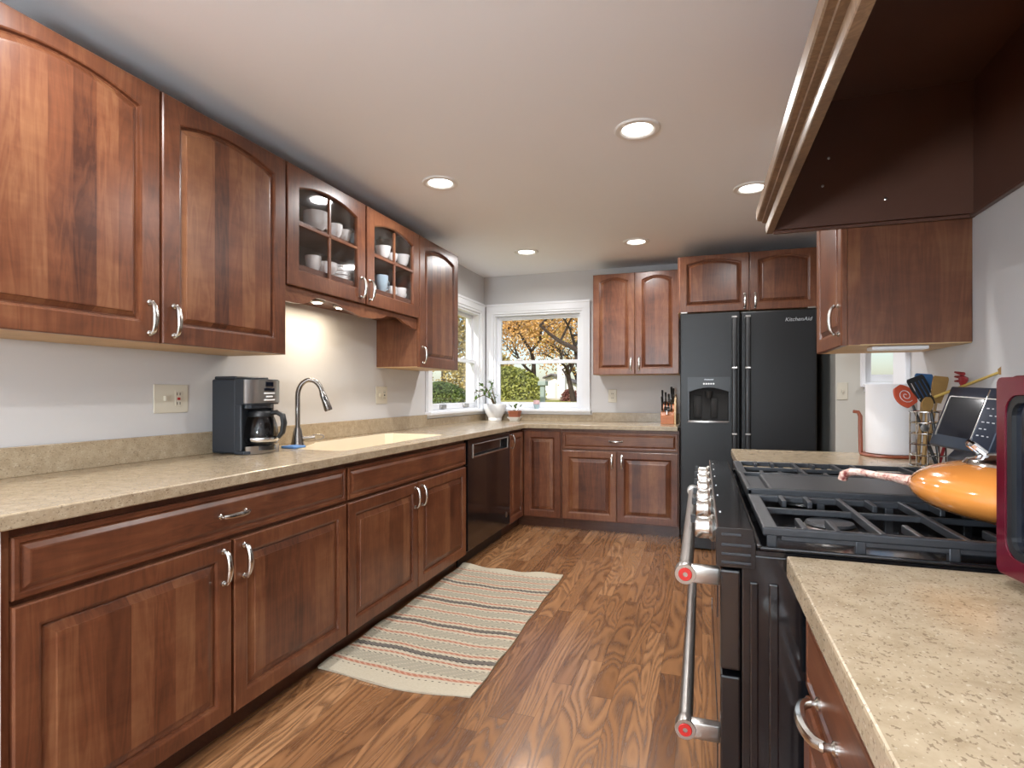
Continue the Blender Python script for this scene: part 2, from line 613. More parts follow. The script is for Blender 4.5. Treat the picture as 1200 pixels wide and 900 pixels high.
def window_unit(n, opening, wallpos, axis, depth, casing_l, casing_r, head=.10, sill=True, inward=-1, hardware=True):
    """double-hung window. axis 'y': lies in an XZ wall at y=wallpos, room on the inward side"""
    a0, a1, z0, z1 = opening
    f = MB()
    def bx(m, p0, p1, q0, q1, r0, r1, bev=.003):
        # p along the wall, q depth (0 at wall face, + outward), r height
        lo, hi = wallpos - inward * q0, wallpos - inward * q1
        lo, hi = min(lo, hi), max(lo, hi)
        if axis == 'y':
            m.box(p0, p1, lo, hi, r0, r1, bev)
        else:
            m.box(lo, hi, p0, p1, r0, r1, bev)
    root = MB()
    # casing: stepped boards
    for (q, wd) in ((-.018, 0.0), (-.028, .022)):
        e = wd * .06
        bx(root, a0 - casing_l + e, a0 - wd * .6 - .004, q, 0, z0 - .02 + e, z1 + head - e)
        bx(root, a1 + wd * .6 + .004, a1 + casing_r - e, q, 0, z0 - .02 + e, z1 + head - e)
        bx(root, a0 - casing_l + .001, a1 + casing_r - .001, q - .0012, 0, z1 + .004 + wd, z1 + head - .001)
    bx(root, a0 - casing_l - (.003 if casing_l else 0), a1 + casing_r + .003, -.036, 0, z1 + head - .018, z1 + head + .004)
    # jamb liner
    for (u0, u1, v0, v1) in ((a0 - .002, a0 + .016, z0, z1), (a1 - .016, a1 + .002, z0, z1), (a0 + .012, a1 - .012, z1 - .015, z1 + .001), (a0 + .012, a1 - .012, z0 - .001, z0 + .013)):
        bx(root, u0, u1, -.004, depth, v0, v1, .002)
    o = struct('window_%d' % n, root, 'trim')
    zm = z0 + (z1 - z0) * .49
    s1, s2, g1, g2 = MB(), MB(), MB(), MB()
    fw = .038
    i0, i1 = a0 + .016, a1 - .016
    # lower sash, inner plane
    zb, zt = z0 + .014, zm + .02
    for (u0, u1, v0, v1, e) in ((i0, i0 + fw, zb, zt, 0), (i1 - fw, i1, zb, zt, 0), (i0 + fw - .006, i1 - fw + .006, zb + .001, zb + .052, .001), (i0 + fw - .006, i1 - fw + .006, zt - .036, zt - .001, .001)):
        bx(s1, u0, u1, .028 + e, .060 - e, v0, v1, .003)
    bx(g1, i0 + fw - .004, i1 - fw + .004, .043, .046, zb + .048, zt - .032, 0)
    zb2, zt2 = zm - .012, z1 - .016
    for (u0, u1, v0, v1, e) in ((i0, i0 + fw, zb2, zt2, 0), (i1 - fw, i1, zb2, zt2, 0), (i0 + fw - .006, i1 - fw + .006, zb2 + .001, zb2 + .034, .001), (i0 + fw - .006, i1 - fw + .006, zt2 - .036, zt2 - .001, .001)):
        bx(s2, u0, u1, .066 + e, .098 - e, v0, v1, .003)
    bx(g2, i0 + fw - .004, i1 - fw + .004, .081, .084, zb2 + .03, zt2 - .032, 0)
    a = add_obj('sash', s1, 'trim', o)
    sub('pane', g1, 'pane', a)
    b_ = add_obj('sash', s2, 'trim', o)
    sub('pane', g2, 'pane', b_)
    if hardware:
        lk = MB()
        for fr in (.28, .72):
            c = i0 + (i1 - i0) * fr
            bx(lk, c - .03, c + .03, .020, .050, zt, zt + .012, .004)
            bx(lk, c - .012, c + .020, .024, .040, zt + .012, zt + .022, .004)
        add_obj('sash_lock', lk, 'white_plastic', o, True)
    if sill:
        st = MB()
        bx(st, a0 - casing_l - .012, a1 + casing_r + .012, -.062, .04, z0 - .026, z0 + .0, .006)
        bx(st, a0 - casing_l, a1 + casing_r, -.016, 0, z0 - .052, z0 - .026, .003)
        add_obj('sill', st, 'trim', o)
    return o

window_unit(1, (WBX0, WBX1, WZ0, WZ1), YB, 'y', .14, .075, .088, inward=-1)
wl = window_unit(2, (WLY0, WLY1, WZ0, WZ1), XL, 'x', .14, .088, .095, inward=1)
# two small vent latches low on the left sash
for yy in (4.42, 4.92):
    lt = MB().box(XL - .027, XL - .012, yy - .055, yy + .055, WZ0 + .022, WZ0 + .054, .004)
    add_obj('sash_lift', lt, 'steel', wl)
window_unit(3, (HX0, HX1, HZ0, HZ1), YH, 'y', .12, .0, .08, inward=-1, hardware=False)
# unseen rear patio window, added to bring in daylight from behind the viewpoint
pw = MB()
for (x0, x1, z0, z1) in ((RX0 - .08, RX0, 0, 2.2), (RX1, RX1 + .08, 0, 2.2), (RX0 - .08, RX1 + .08, 2.1, 2.2), ((RX0 + RX1) / 2 - .04, (RX0 + RX1) / 2 + .04, .12, 2.1), (RX0, RX1, .0, .12)):
    pw.box(x0, x1, YREAR - .05, YREAR + .02, z0, z1, .004)
w4 = struct('window_4', pw, 'trim')
add_obj('pane', MB().box(RX0, RX1, YREAR - .07, YREAR - .066, .12, 2.1), 'pane', w4)
# crown-less baseboard at the hall and rear
struct('baseboard_hall', MB().box(XR + .12, XH, YH - .015, YH, 0, .10, .003), 'trim')
struct('baseboard_right', MB().box(XR - .015, XR, YREAR, -.75, 0, .10, .003), 'trim')

# ------------------------------------------------------------------ recessed ceiling lights
def can_light():
    t = thing('ceiling_light', '', 'ceiling light', (0, 0, 0), 'recessed ceiling lights')
    # trim ring with a shallow cone that steps up to the lens
    r = MB().lathe(0, 0, [(.066, -.001), (.070, -.006), (.082, -.010), (.098, -.008), (.102, -.003), (.102, 0.0)], 40, cap0=False, cap1=False)
    add_obj('trim_ring', r, 'white_plastic', t, True)
    l = MB().lathe(0, 0, [(.068, -.0015), (.05, -.006), (.02, -.009), (.001, -.0095)], 32, cap0=True, cap1=True)
    add_obj('lens', l, 'lamp', t, True)
    ld = bpy.data.lights.new('ceiling_light_bulb', 'AREA')
    ld.shape = 'DISK'
    ld.size = .12
    ld.energy = CAN_POWER
    ld.color = (1.0, .99, .985)
    ld.spread = math.radians(165)
    lo = bpy.data.objects.new('bulb', ld)
    COL.objects.link(lo)
    lo.parent = t
    lo.location = (0, 0, -.012)
    return t
can0 = can_light()
CANS = [(-.277, 2.556, 'lit recessed ceiling light nearest the range hood, largest in the ceiling'),
        (-1.402, 2.847, 'lit recessed ceiling light in front of the glass-door cabinets'),
        (.272, 3.503, 'lit recessed ceiling light whose rim touches the hood moulding edge'),
        (-1.401, 4.474, 'lit recessed ceiling light nearest the corner windows'),
        (-.49, 4.45, 'lit recessed ceiling light in front of the back wall upper cabinets'),
        (-1.402, 1.05, 'added unseen recessed light above the long left counter, behind the viewpoint'),  # this and the next three: unseen cans added to raise the brightness
        (-.30, .25, 'added unseen recessed light above the aisle, behind the viewpoint'),
        (-1.402, -1.2, 'added unseen recessed light by the patio window, left one'),
        (-.1, -1.9, 'added unseen recessed light by the patio window, right one')]
for i, (x, y, lb) in enumerate(CANS):
    c = can0 if i == 0 else copy_tree(can0)
    c.location = (x, y, ZC)
    c['label'] = lb
hl = copy_tree(can0)  # out-of-sight can added to brighten the side hall
hl.location = (1.9, 3.0, ZC)
hl['label'] = 'added unseen recessed light in the side hall beyond the wall end'

# unseen pendant added as fill light to brighten ceiling and cabinet fronts
gl_ = thing('fill_pendant', 'added fill light on a pendant cord, unseen behind the viewpoint', 'fill lamp', (-.75, -1.75, ZC))
add_obj('canopy', MB().lathe(-.75, -1.75, [(.06, ZC - .001), (.06, ZC - .015), (.02, ZC - .03)], 24), 'nickel', gl_, True)
add_obj('cord', MB().tube([(-.75, -1.75, ZC - .03), (-.75, -1.75, 1.61)], .004, 8), 'black_rubber', gl_)
add_obj('fitting', MB().lathe(-.75, -1.75, [(.03, 1.61), (.05, 1.59), (.05, 1.57)], 20), 'nickel', gl_, True)
PB = bpy.data.lights.new('fill_bulb', 'POINT')
PB.energy = FILL_POWER
PB.shadow_soft_size = .17
PB.color = (.80, .905, 1.0)
po = bpy.data.objects.new('bulb', PB)
COL.objects.link(po)
po.parent = gl_
po.location = (0, 0, 1.38 - ZC)

# ------------------------------------------------------------------ cabinet parts
def door_mb(w, h, arch=0.0, fw=.058, t=.02, glass_door=False, drawer=False):
    m = MB()
    if drawer:
        fw = .022
    MT = 15 if arch else 2
    def ring(ins, y, a=0.0):
        pts = [(ins, y, ins), (w - ins, y, ins)]
        hw = w / 2 - ins
        for i in range(MT):
            x = w - ins - (w - 2 * ins) * i / (MT - 1)
            k = (x - w / 2) / hw
            # cathedral curve: flat ends then a soft rise
            drop = a * k * k
            lift = .022 * min(1.0, ins / fw) if a else 0.0
            pts.append((x, y, h - ins + lift - drop))
        return pts
    if glass_door:
        R = [ring(0, t), ring(0, .003), ring(.003, 0), ring(fw, 0, arch), ring(fw + .006, .006, arch), ring(fw + .006, t, arch)]
        m.rings(R, loop=True)
    elif drawer:
        R = [ring(0, t), ring(0, .006), ring(.004, .003), ring(.014, .003), ring(.017, .0075), ring(.022, .008), ring(.034, .001), ring(.038, 0.0), ring(.042, 0.0)]
        m.rings(R, cap1=True)
    else:
        a = arch
        sl = .016 if arch else .026
        R = [ring(0, t), ring(0, .004), ring(.004, 0), ring(fw - .006, 0, a), ring(fw, .002, a), ring(fw + .0025, .011, a), ring(fw + .008, .013, a)]
        P = [ring(fw + .0079, .0131, a), ring(fw + .012, .010, a), ring(fw + .008 + sl, .0045, a), ring(fw + .0095 + sl, .001, a), ring(fw + .014 + sl, .0005, a)]
        m.rings(R, cap1=False)
        m.rings(P, cap0=False, mi=1)
    return m

def pull_mb(L=.106, horiz=False, proj=.032):
    """arched pull: two round feet and a bowed, flattened bar, centred at the origin, projecting along -y"""
    m = MB()
    pts = []
    for i in range(15):
        k = i / 14 * 2 - 1
        pts.append((0, -.014 - (proj - .014) * max(0, 1 - k * k) ** .55, k * L / 2))
    rad = [.0060 + .0018 * (1 - abs(i / 14 * 2 - 1)) for i in range(15)]
    m.tube(pts, rad, 8, flat=1.25)
    for s in (-1, 1):
        m.lathe(0, 0, [(.0095, 0.0), (.0095, -.003), (.0055, -.006), (.005, -.013), (.007, -.016), (.0055, -.020), (.001, -.021)], 12, axis='y', org=(0, 0, s * L / 2))
        m.lathe(0, 0, [(.0072, -.004), (.0072, .003), (.004, .006)], 10, axis='z')if False else None
    if horiz:
        bmesh.ops.rotate(m.b, cent=(0, 0, 0), matrix=Matrix.Rotation(PI / 2, 3, 'Y'), verts=m.b.verts)
    return m

# facing: rotation so the door's local -y (front) points into the room
FACE = {'+x': PI / 2, '-y': 0.0, '-x': -PI / 2}

def add_door(cab, face, plane, a0, a1, z0, z1, handle=None, arch=0.0, glass_door=False, drawer=False, mats=None, name='door', fw=.058):
    """face '+x': door front plane at x=plane, spans y a0..a1. '-y': spans x. '-x': spans y."""
    w, h = a1 - a0, z1 - z0
    m = door_mb(w, h, arch, fw=fw, glass_door=glass_door, drawer=drawer)
    if face == '+x':
        loc = (plane, a0, z0)
    elif face == '-y':
        loc = (a0, plane, z0)
    else:
        loc = (plane, a1, z0)
    if mats is None:
        mats = ['cherry_h'] if drawer else ['cherry', 'cherry_panel']
    d = add_obj(name, m, mats, cab, False, frame=(loc, FACE[face]))
    OFF[d.name] = Vector((0, 0, 0))
    if handle is not None:
        hx, hz, horiz = handle      # local position
        hm = pull_mb(horiz=horiz)
        bmesh.ops.translate(hm.b, vec=(hx, 0, hz), verts=hm.b.verts)
        hh = add_obj('handle', hm, 'nickel', None, True)
        hh.parent = d
    if glass_door:
        g = MB().box(fw, w - fw, .010, .013, fw, h - fw)
        # follow the arch: clip by scaling is not needed, the pane sits behind the top rail
        gg = add_obj('pane', g, 'cab_glass', None)
        gg.parent = d
        mu = MB()
        mu.box(w / 2 - .008, w / 2 + .008, .002, .016, fw - .002, h - fw + .002, .003)
        mu.box(fw - .002, w - fw + .002, .002, .016, h * .53 - .008, h * .53 + .008, .003)
        mm = add_obj('muntin', mu, 'cherry', None)
        mm.parent = d
    return d

def drawer_pull(w, h):
    return (w / 2, h / 2, True)

DP = XL + .625   # left door plane, front face
TOP = .876       # cabinet top under the counter

# -- left near base
DZ0, DZ1, WZa, WZb = .098, .690, .704, .852
def base_body(name, label, x0, x1, y0, y1, face, hollow=False, group='base cabinets under the counters', extra=None):
    c = thing(name, label, 'base cabinet', ((x0 + x1) / 2, (y0 + y1) / 2, 0), group)
    m = MB()
    e = .0
    if hollow:
        m.box(x0, x1, y0, y0 + .018, .09, TOP).box(x0, x1, y1 - .018, y1, .09, TOP).box(x0, x1, y0 + .018, y1 - .018, .09, .108)
        m.box(x1 - .018, x1, y0 + .018, y1 - .018, .108, TOP)
        tk = MB().box(x0 + .02, x1 - .055, y0, y1, 0, .09)
    elif face == '+x':
        m.box(x0, x1, y0, y1, .09, TOP)
        tk = MB().box(x0 + .02, x1 - .055, y0, y1, 0, .09)
    elif face == '-y':
        m.box(x0, x1, y0, y1, .09, TOP)
        tk = MB().box(x0, x1, y0 + .055, y1 - .02, 0, .09)
    else:
        m.box(x0, x1, y0, y1, .09, TOP)
        tk = MB().box(x0 + .055, x1 - .02, y0, y1, 0, .09)
    add_obj('carcass', m, 'cherry_side', c)
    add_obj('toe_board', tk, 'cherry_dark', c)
    return c

b1 = base_body('base_cabinet', 'cherry base cabinet at the near end of the long counter, one wide drawer', XL + .003, DP - .021, .82, 2.121, '+x')
add_obj('glare_end_panel', MB().box(XL + .003, DP - .001, .800, .819, 0, TOP, .002), 'trim', b1)  # painted white to stand in for daylight glare on the cabinet end
add_obj('stile', MB().box(DP - .0208, DP - .015, .8205, .841, .09, TOP), 'cherry', b1)
add_door(b1, '+x', DP, .842, 1.473, DZ0, DZ1, (.594, .51, False))
add_door(b1, '+x', DP, 1.484, 2.114, DZ0, DZ1, (.040, .51, False))
add_door(b1, '+x', DP, .842, 2.114, WZa, WZb, drawer_pull(1.272, .148), drawer=True, name='drawer')
# -- sink base
b2 = base_body('base_cabinet', 'cherry sink base cabinet between the wide drawer unit and black dishwasher', XL + .003, DP - .021, 2.122, 3.452, '+x', hollow=True)
add_door(b2, '+x', DP, 2.130, 2.775, DZ0, DZ1, (.610, .51, False))
add_door(b2, '+x', DP, 2.783, 3.445, DZ0, DZ1, (.036, .51, False))
add_door(b2, '+x', DP, 2.130, 3.445, WZa, WZb, None, drawer=True, name='drawer')
# -- corner cabinet
YD = YB - .625   # back run door plane
cc = thing('corner_cabinet', 'cherry corner base cabinet with two doors meeting at the inside corner', 'base cabinet', (-1.9, 5.0, 0), 'base cabinets under the counters')
pl = [(XL + .003, 4.336), (DP - .021, 4.336), (DP - .021, YD + .021), (-1.160, YD + .021), (-1.160, YB - .003), (XL + .003, YB - .003)]
add_obj('carcass', MB().plate(pl, [], .09, TOP, 'z'), 'cherry_side', cc)
tl = [(XL + .02, 4.336), (DP - .075, 4.336), (DP - .075, YD + .075), (-1.160, YD + .075), (-1.160, YB - .02), (XL + .02, YB - .02)]
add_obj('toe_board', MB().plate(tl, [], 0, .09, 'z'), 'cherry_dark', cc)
add_door(cc, '+x', DP, 4.340, YD - .002, DZ0, WZb, (.040, .685, False), fw=.05)
add_door(cc, '-y', YD, DP + .004, -1.168, DZ0, WZb, None)
# -- back base
b4 = base_body('base_cabinet', 'cherry base cabinet beside the refrigerator, one drawer over two doors', -1.158, -.178, YD + .021, YB - .003, '-y')
add_door(b4, '-y', YD, -1.152, -.684, DZ0, DZ1, (.432, .51, False))
add_door(b4, '-y', YD, -.674, -.186, DZ0, DZ1, (.036, .51, False))
add_door(b4, '-y', YD, -1.152, -.186, WZa, WZb, (.463, .074, True), drawer=True, name='drawer')
# -- right near base (below the near counter) and right far base
XF = .158
b5 = base_body('base_cabinet', 'cherry base cabinet right of the black range, under the nearest counter', XF + .021, XR - .003, -.68, 1.030, '-x')
add_door(b5, '-x', XF, .175, 1.022, DZ0, DZ1, (.807, .51, False))
add_door(b5, '-x', XF, -.672, .165, DZ0, DZ1, (.04, .51, False))
add_door(b5, '-x', XF, .175, 1.022, WZa, WZb, (.185, .040, True), drawer=True, name='drawer')
add_door(b5, '-x', XF, -.672, .165, WZa, WZb, drawer_pull(.837, .148), drawer=True, name='drawer')
b6 = base_body('base_cabinet', 'cherry base cabinet beyond the range, under the counter with the paper towels', XF + .021, XR - .003, 2.102, 2.90, '-x')
add_door(b6, '-x', XF, 2.110, 2.495, DZ0, DZ1, (.34, .51, False))
add_door(b6, '-x', XF, 2.503, 2.892, DZ0, DZ1, (.04, .51, False))
add_door(b6, '-x', XF, 2.110, 2.892, WZa, WZb, drawer_pull(.782, .148), drawer=True, name='drawer')

# -- dishwasher
dw = thing('dishwasher', 'glossy black dishwasher with framed pocket handle under the window end of the counter', 'dishwasher', (-1.8, 3.9, 0))
add_obj('tub', MB().box(XL + .01, DP - .03, 3.458, 4.330, .11, TOP - .002), 'black_satin', dw)
add_obj('toe_board', MB().box(XL + .03, DP - .07, 3.46, 4.328, 0, .11), 'black_satin', dw)
HY0, HY1, HZa, HZb = 3.55, 4.26, .745, .828
add_obj('door', MB().plate(rect(3.462, 4.326, .115, .868), [rect(HY0, HY1, HZa, HZb)], DP - .03, DP + .006, 'x'), 'black_gloss', dw, bevel=.002)
pk = MB().box(DP - .03, DP - .022, HY0, HY1, HZa, HZb)
add_obj('handle_recess', pk, 'black_gloss', dw)
fr = MB()
for (y0, y1, z0, z1) in ((HY0 - .010, HY1 + .010, HZa - .008, HZa + .004), (HY0 - .010, HY1 + .010, HZb - .002, HZb + .005), (HY0 - .010, HY0 + .002, HZa, HZb), (HY1 - .002, HY1 + .010, HZa, HZb)):
    fr.box(DP + .004, DP + .012, y0, y1, z0, z1, .002)
add_obj('handle_frame', fr, 'nickel', dw)
add_obj('badge', MB().lathe(0, 0, [(.020, 0.0), (.022, .003), (.018, .006)], 20, axis='x', org=(DP + .006, 4.235, .205)), 'steel', dw, True)

# ------------------------------------------------------------------ countertops
CX = XL + .651
CYB = YB - .651
sink_open = [(-1.60, 2.25), (-1.60, 3.28), (-1.64, 3.32), (-1.99, 3.32), (-2.03, 3.28), (-2.03, 2.56), (-1.99, 2.50), (-1.90, 2.29), (-1.86, 2.22), (-1.63, 2.22)]
outer = [(XL + .002, .785), (CX - .006, .785), (CX, .791), (CX, CYB - .02), (CX + .02, CYB), (-.186, CYB), (-.186, YB - .002), (XL + .002, YB - .002)]
ct = thing('countertop', 'L-shaped beige speckled countertop running along the left and back walls', 'countertop', (-1.8, 3.0, TOP))
add_obj('slab', MB().plate(outer, [sink_open], .8765, .914, 'z'), 'counter', ct, bevel=.004)
bs = MB().box(XL + .002, XL + .022, .786, 4.04, .9142, 1.012, .002)
bs.box(XL + .002, XL + .022, 4.04, YB - .002, .9142, .975, .002)
bs.box(XL + .022, -1.0, YB - .022, YB - .002, .9142, .975, .002)
bs.box(-1.0, -.186, YB - .022, YB - .002, .9142, 1.0, .002)
add_obj('backsplash', bs, 'counter', ct)
c2 = add_obj('countertop', MB().plate([(.134, -.70), (XR - .002, -.70), (XR - .002, 1.036), (.134, 1.036)], [], .8765, .914, 'z'), 'counter', bevel=.005)
tag(c2, 'beige speckled countertop nearest the viewer, right of the range, under the maroon oven', 'countertop')
c3 = add_obj('countertop', MB().plate([(.134, 2.098), (XR - .002, 2.098), (XR - .002, 2.93), (.134, 2.93)], [], .8765, .914, 'z'), 'counter', bevel=.005)
tag(c3, 'short beige countertop beyond the range, holding the paper towels and utensils', 'countertop')

# -- sink
def inset_poly(poly, k, cx=-1.815, cy=2.78):
    return [(cx + (x - cx) * (1 - k), cy + (y - cy) * (1 - k * .45)) for x, y in poly]
sk = thing('sink', 'cream undermount sink bowl set in the left counter', 'sink', (-1.8, 2.78, .70))
R = []
for z, k in ((.9138, .006), (.905, .012), (.870, .020), (.76, .045), (.71, .08), (.69, .16)):
    R.append([(x, y, z) for x, y in inset_poly(sink_open, k)])
for z, k in ((.675, .16), (.70, .05), (.76, .02), (.864, -.03), (.866, -.10)):
    R.append([(x, y, z) for x, y in inset_poly(sink_open, k)])
sm = MB()
sm.rings(R[:6], cap0=False, cap1=True)
add_obj('bowl', sm, 'sink', sk, True)
add_obj('drain', MB().lathe(-1.82, 2.85, [(.045, .692), (.045, .695), (.036, .696), (.030, .693)], 24), 'steel', sk, True)

# -- faucet
fx, fy = -1.965, 2.345
fa = thing('faucet', 'brushed nickel gooseneck faucet with pull-down head at the sink', 'faucet', (fx, fy, .914))
add_obj('base', MB().lathe(fx, fy, [(.034, .9145), (.034, .920), (.031, .93), (.026, .96), (.021, .99), (.017, 1.005), (.0165, 1.01)], 24), 'faucet', fa, True)
dx, dy = .80, .60
pts = [(fx, fy, 1.005), (fx, fy, 1.10), (fx, fy, 1.17)]
rr = .060
for i in range(1, 13):
    a = PI - PI * .93 * i / 12
    px = rr + rr * math.cos(a)
    pz = 1.172 + rr * 1.38 * math.sin(a)
    pts.append((fx + dx * px, fy + dy * px, pz))
add_obj('spout', MB().tube(pts, .0125, 14), 'faucet', fa, True)
e = Vector(pts[-1]); dv = (Vector(pts[-1]) - Vector(pts[-2])).normalized()
dv = (dv + Vector((dx * .22, dy * .22, -.35))).normalized()
hp = [e - dv * .004, e + dv * .012, e + dv * .045, e + dv * .090, e + dv * .100]
hd = add_obj('spray_head', MB().tube(hp, [.013, .0165, .0175, .021, .019], 16), 'faucet', fa, True)
sub('button', MB().tube([Vector((dx, dy, 0)) * -.0 + e + dv * .02 - OFF[fa.name] + Vector((.012, -.012, 0)), e + dv * .045 - OFF[fa.name] + Vector((.014, -.014, 0))], [.006, .006], 8), 'black_satin', hd, True)
lv = MB().tube([(fx + .012, fy + .012, .952), (fx + .05, fy + .045, .957), (fx + .062, fy + .056, .958)], [.013, .011, .013], 12)
loop = []
for i in range(17):
    a = 2 * PI * i / 16
    k = .092 + .030 * math.cos(a)
    loop.append((fx + .78 * k, fy + .70 * k, .959 + .013 * math.sin(a)))
lv.tube(loop, .0032, 6)
add_obj('lever', lv, 'faucet', fa, True)
spg = MB().box(-1.965, -1.875, 2.225, 2.30, .9145, .926, .004)
tag(add_obj('sponge', spg, 'sponge'), 'flat blue sponge lying between the coffee maker and faucet', 'sponge')

# ------------------------------------------------------------------ upper cabinets
UP = XL + .335
UZ0, UZ1 = 1.362, 2.256
def upper_body(label, x0, x1, y0, y1, z0, z1, group='upper cabinets', under='birch', name='wall_cabinet'):
    c = thing(name, label, 'wall cabinet', ((x0 + x1) / 2, (y0 + y1) / 2, z0), group)
    add_obj('carcass', MB().box(x0, x1, y0, y1, z0 + .004, z1), 'cherry_side', c)
    add_obj('bottom_panel', MB().box(x0 + .001, x1 - .001, y0 + .001, y1 - .001, z0, z0 + .0035), under, c)
    return c
u1 = upper_body('large cherry wall cabinet at the near left, two arched doors', XL + .002, UP - .021, .835, 2.068, UZ0, UZ1)
add_door(u1, '+x', UP, .836, 1.443, UZ0, UZ1 - .008, (.566, .083, False), arch=.040, fw=.072)
add_door(u1, '+x', UP, 1.453, 2.064, UZ0, UZ1 - .008, (.042, .083, False), arch=.040, fw=.072)

# glass cabinet, hollow
GZ0 = 1.688
u2 = thing('glass_cabinet', 'cherry wall cabinet with two glass doors and scalloped valance, full of dishes', 'wall cabinet', (XL + .16, 2.7, GZ0), 'upper cabinets')
gx0, gx1, gy0, gy1 = XL + .002, UP - .021, 2.072, 3.328
GZF = 1.800
bm_ = MB()
bm_.box(gx0, gx1, gy0, gy0 + .016, GZ0, UZ1).box(gx0, gx1, gy1 - .016, gy1, GZ0, UZ1)
bm_.box(gx0, gx1, gy0 + .016, gy1 - .016, UZ1 - .016, UZ1)
bm_.box(gx0, gx1, gy0 + .016, gy1 - .016, GZ0, GZF)
bm_.box(gx1 - .02, gx1, 2.690, 2.722, GZF, UZ1 - .016)
add_obj('carcass', bm_, 'cherry_side', u2)
add_obj('back_panel', MB().box(gx0 + .0005, gx0 + .006, gy0 + .0165, gy1 - .0165, GZF + .0005, UZ1 - .0165), plain('grey cabinet lining', (128, 122, 116), .6), u2)
SHZ = 2.018
add_obj('shelf', MB().box(gx0 + .007, gx1 - .022, gy0 + .0165, gy1 - .0165, SHZ - .010, SHZ), 'cherry_h', u2)
add_door(u2, '+x', UP, 2.076, 2.698, GZ0, UZ1 - .008, (.580, .085, False), arch=.040, glass_door=True, fw=.075)
add_door(u2, '+x', UP, 2.712, 3.324, GZ0, UZ1 - .008, (.028, .085, False), arch=.040, glass_door=True, fw=.075)
# scalloped valance under it
def valance_edge(k):
    # k 0..1 along the board: two arches with a drop between
    pts = [(0, .0), (.06, .0), (.10, .004), (.20, .050), (.30, .046), (.40, .020), (.50, .004), (.58, .008), (.64, .020), (.72, .048), (.80, .050), (.90, .020), (.96, .002), (1, .0)]
    for (a, p), (b, q) in zip(pts[:-1], pts[1:]):
        if a <= k <= b:
            s = (k - a) / (b - a)
            s = s * s * (3 - 2 * s)
            return p + (q - p) * s
    return 0
vp = [(gy0 + (gy1 - gy0) * i / 60, 1.612 + valance_edge(i / 60)) for i in range(61)]
vp += [(gy1, GZ0 - .002), (gy0, GZ0 - .002)]
add_obj('valance', MB().plate(vp, [], UP - .040, UP - .020, 'x'), 'cherry_h', u2)

u3 = upper_body('narrow cherry wall cabinet beside the left window, one tall arched door', XL + .002, UP - .021, 3.331, 3.955, UZ0, UZ1)
add_door(u3, '+x', UP, 3.335, 3.953, UZ0, UZ1 - .008, (.036, .083, False), arch=.040, fw=.075)
UB = YB - .342
u4 = upper_body('cherry wall cabinet with two arched doors above the knife block', -.934, -.186, UB + .021, YB - .002, 1.352, UZ1)
add_door(u4, '-y', UB, -.934, -.565, 1.352, UZ1 - .004, (.338, .09, False), arch=.034)
add_door(u4, '-y', UB, -.557, -.190, 1.352, UZ1 - .004, (.032, .09, False), arch=.034)
u5 = upper_body('short wide cherry cabinet above the black refrigerator, two arched doors', -.182, .806, 4.557 + .021, YB - .002, 1.815, UZ1)
add_door(u5, '-y', 4.557, -.170, .335, 1.815, UZ1 - .002, (.475, .070, False), arch=.030)
add_door(u5, '-y', 4.557, .343, .800, 1.815, UZ1 - .002, (.034, .070, False), arch=.030)
u6 = upper_body('cherry wall cabinet right of the hood, dark side panel toward the range', .487 + .021, XR - .002, 2.345, 2.815, UZ0, UZ1)
add_door(u6, '-x', .487, 2.345, 2.813, UZ0, UZ1 - .008, (.430, .10, False), arch=.045)
add_obj('side_stile', MB().box(.508, .548, 2.3405, 2.3445, UZ0 + .002, UZ1), 'cherry', u6)
ul = add_obj('undercabinet_light', MB().box(.60, .78, 2.40, 2.47, UZ0 - .014, UZ0 - .001, .003), 'trim')
tag(ul, 'slim white light bar under the right wall cabinet', 'under-cabinet light')

# puck lights below the glass cabinet
def puck(x, y, label):
    t = thing('puck_light', label, 'puck light', (x, y, GZ0), 'puck lights under the glass cabinet')
    add_obj('housing', MB().lathe(x, y, [(.040, GZ0 - .001), (.040, GZ0 - .012), (.034, GZ0 - .018), (.026, GZ0 - .018)], 24), 'steel', t, True)
    add_obj('lens', MB().lathe(x, y, [(.025, GZ0 - .0185), (.020, GZ0 - .022), (.004, GZ0 - .023)], 20), 'puck', t, True)
    ld = bpy.data.lights.new('puck_bulb', 'AREA')
    ld.shape = 'DISK'; ld.size = .045; ld.energy = 2.0; ld.color = (1, .84, .62)
    lo = bpy.data.objects.new('bulb', ld)
    COL.objects.link(lo)
    lo.parent = t
    lo.location = (0, 0, -.026)
puck(-1.95, 2.48, 'lit puck light under the glass cabinet, nearer the coffee maker')
puck(-1.95, 2.68, 'lit puck light under the glass cabinet, nearer the window')

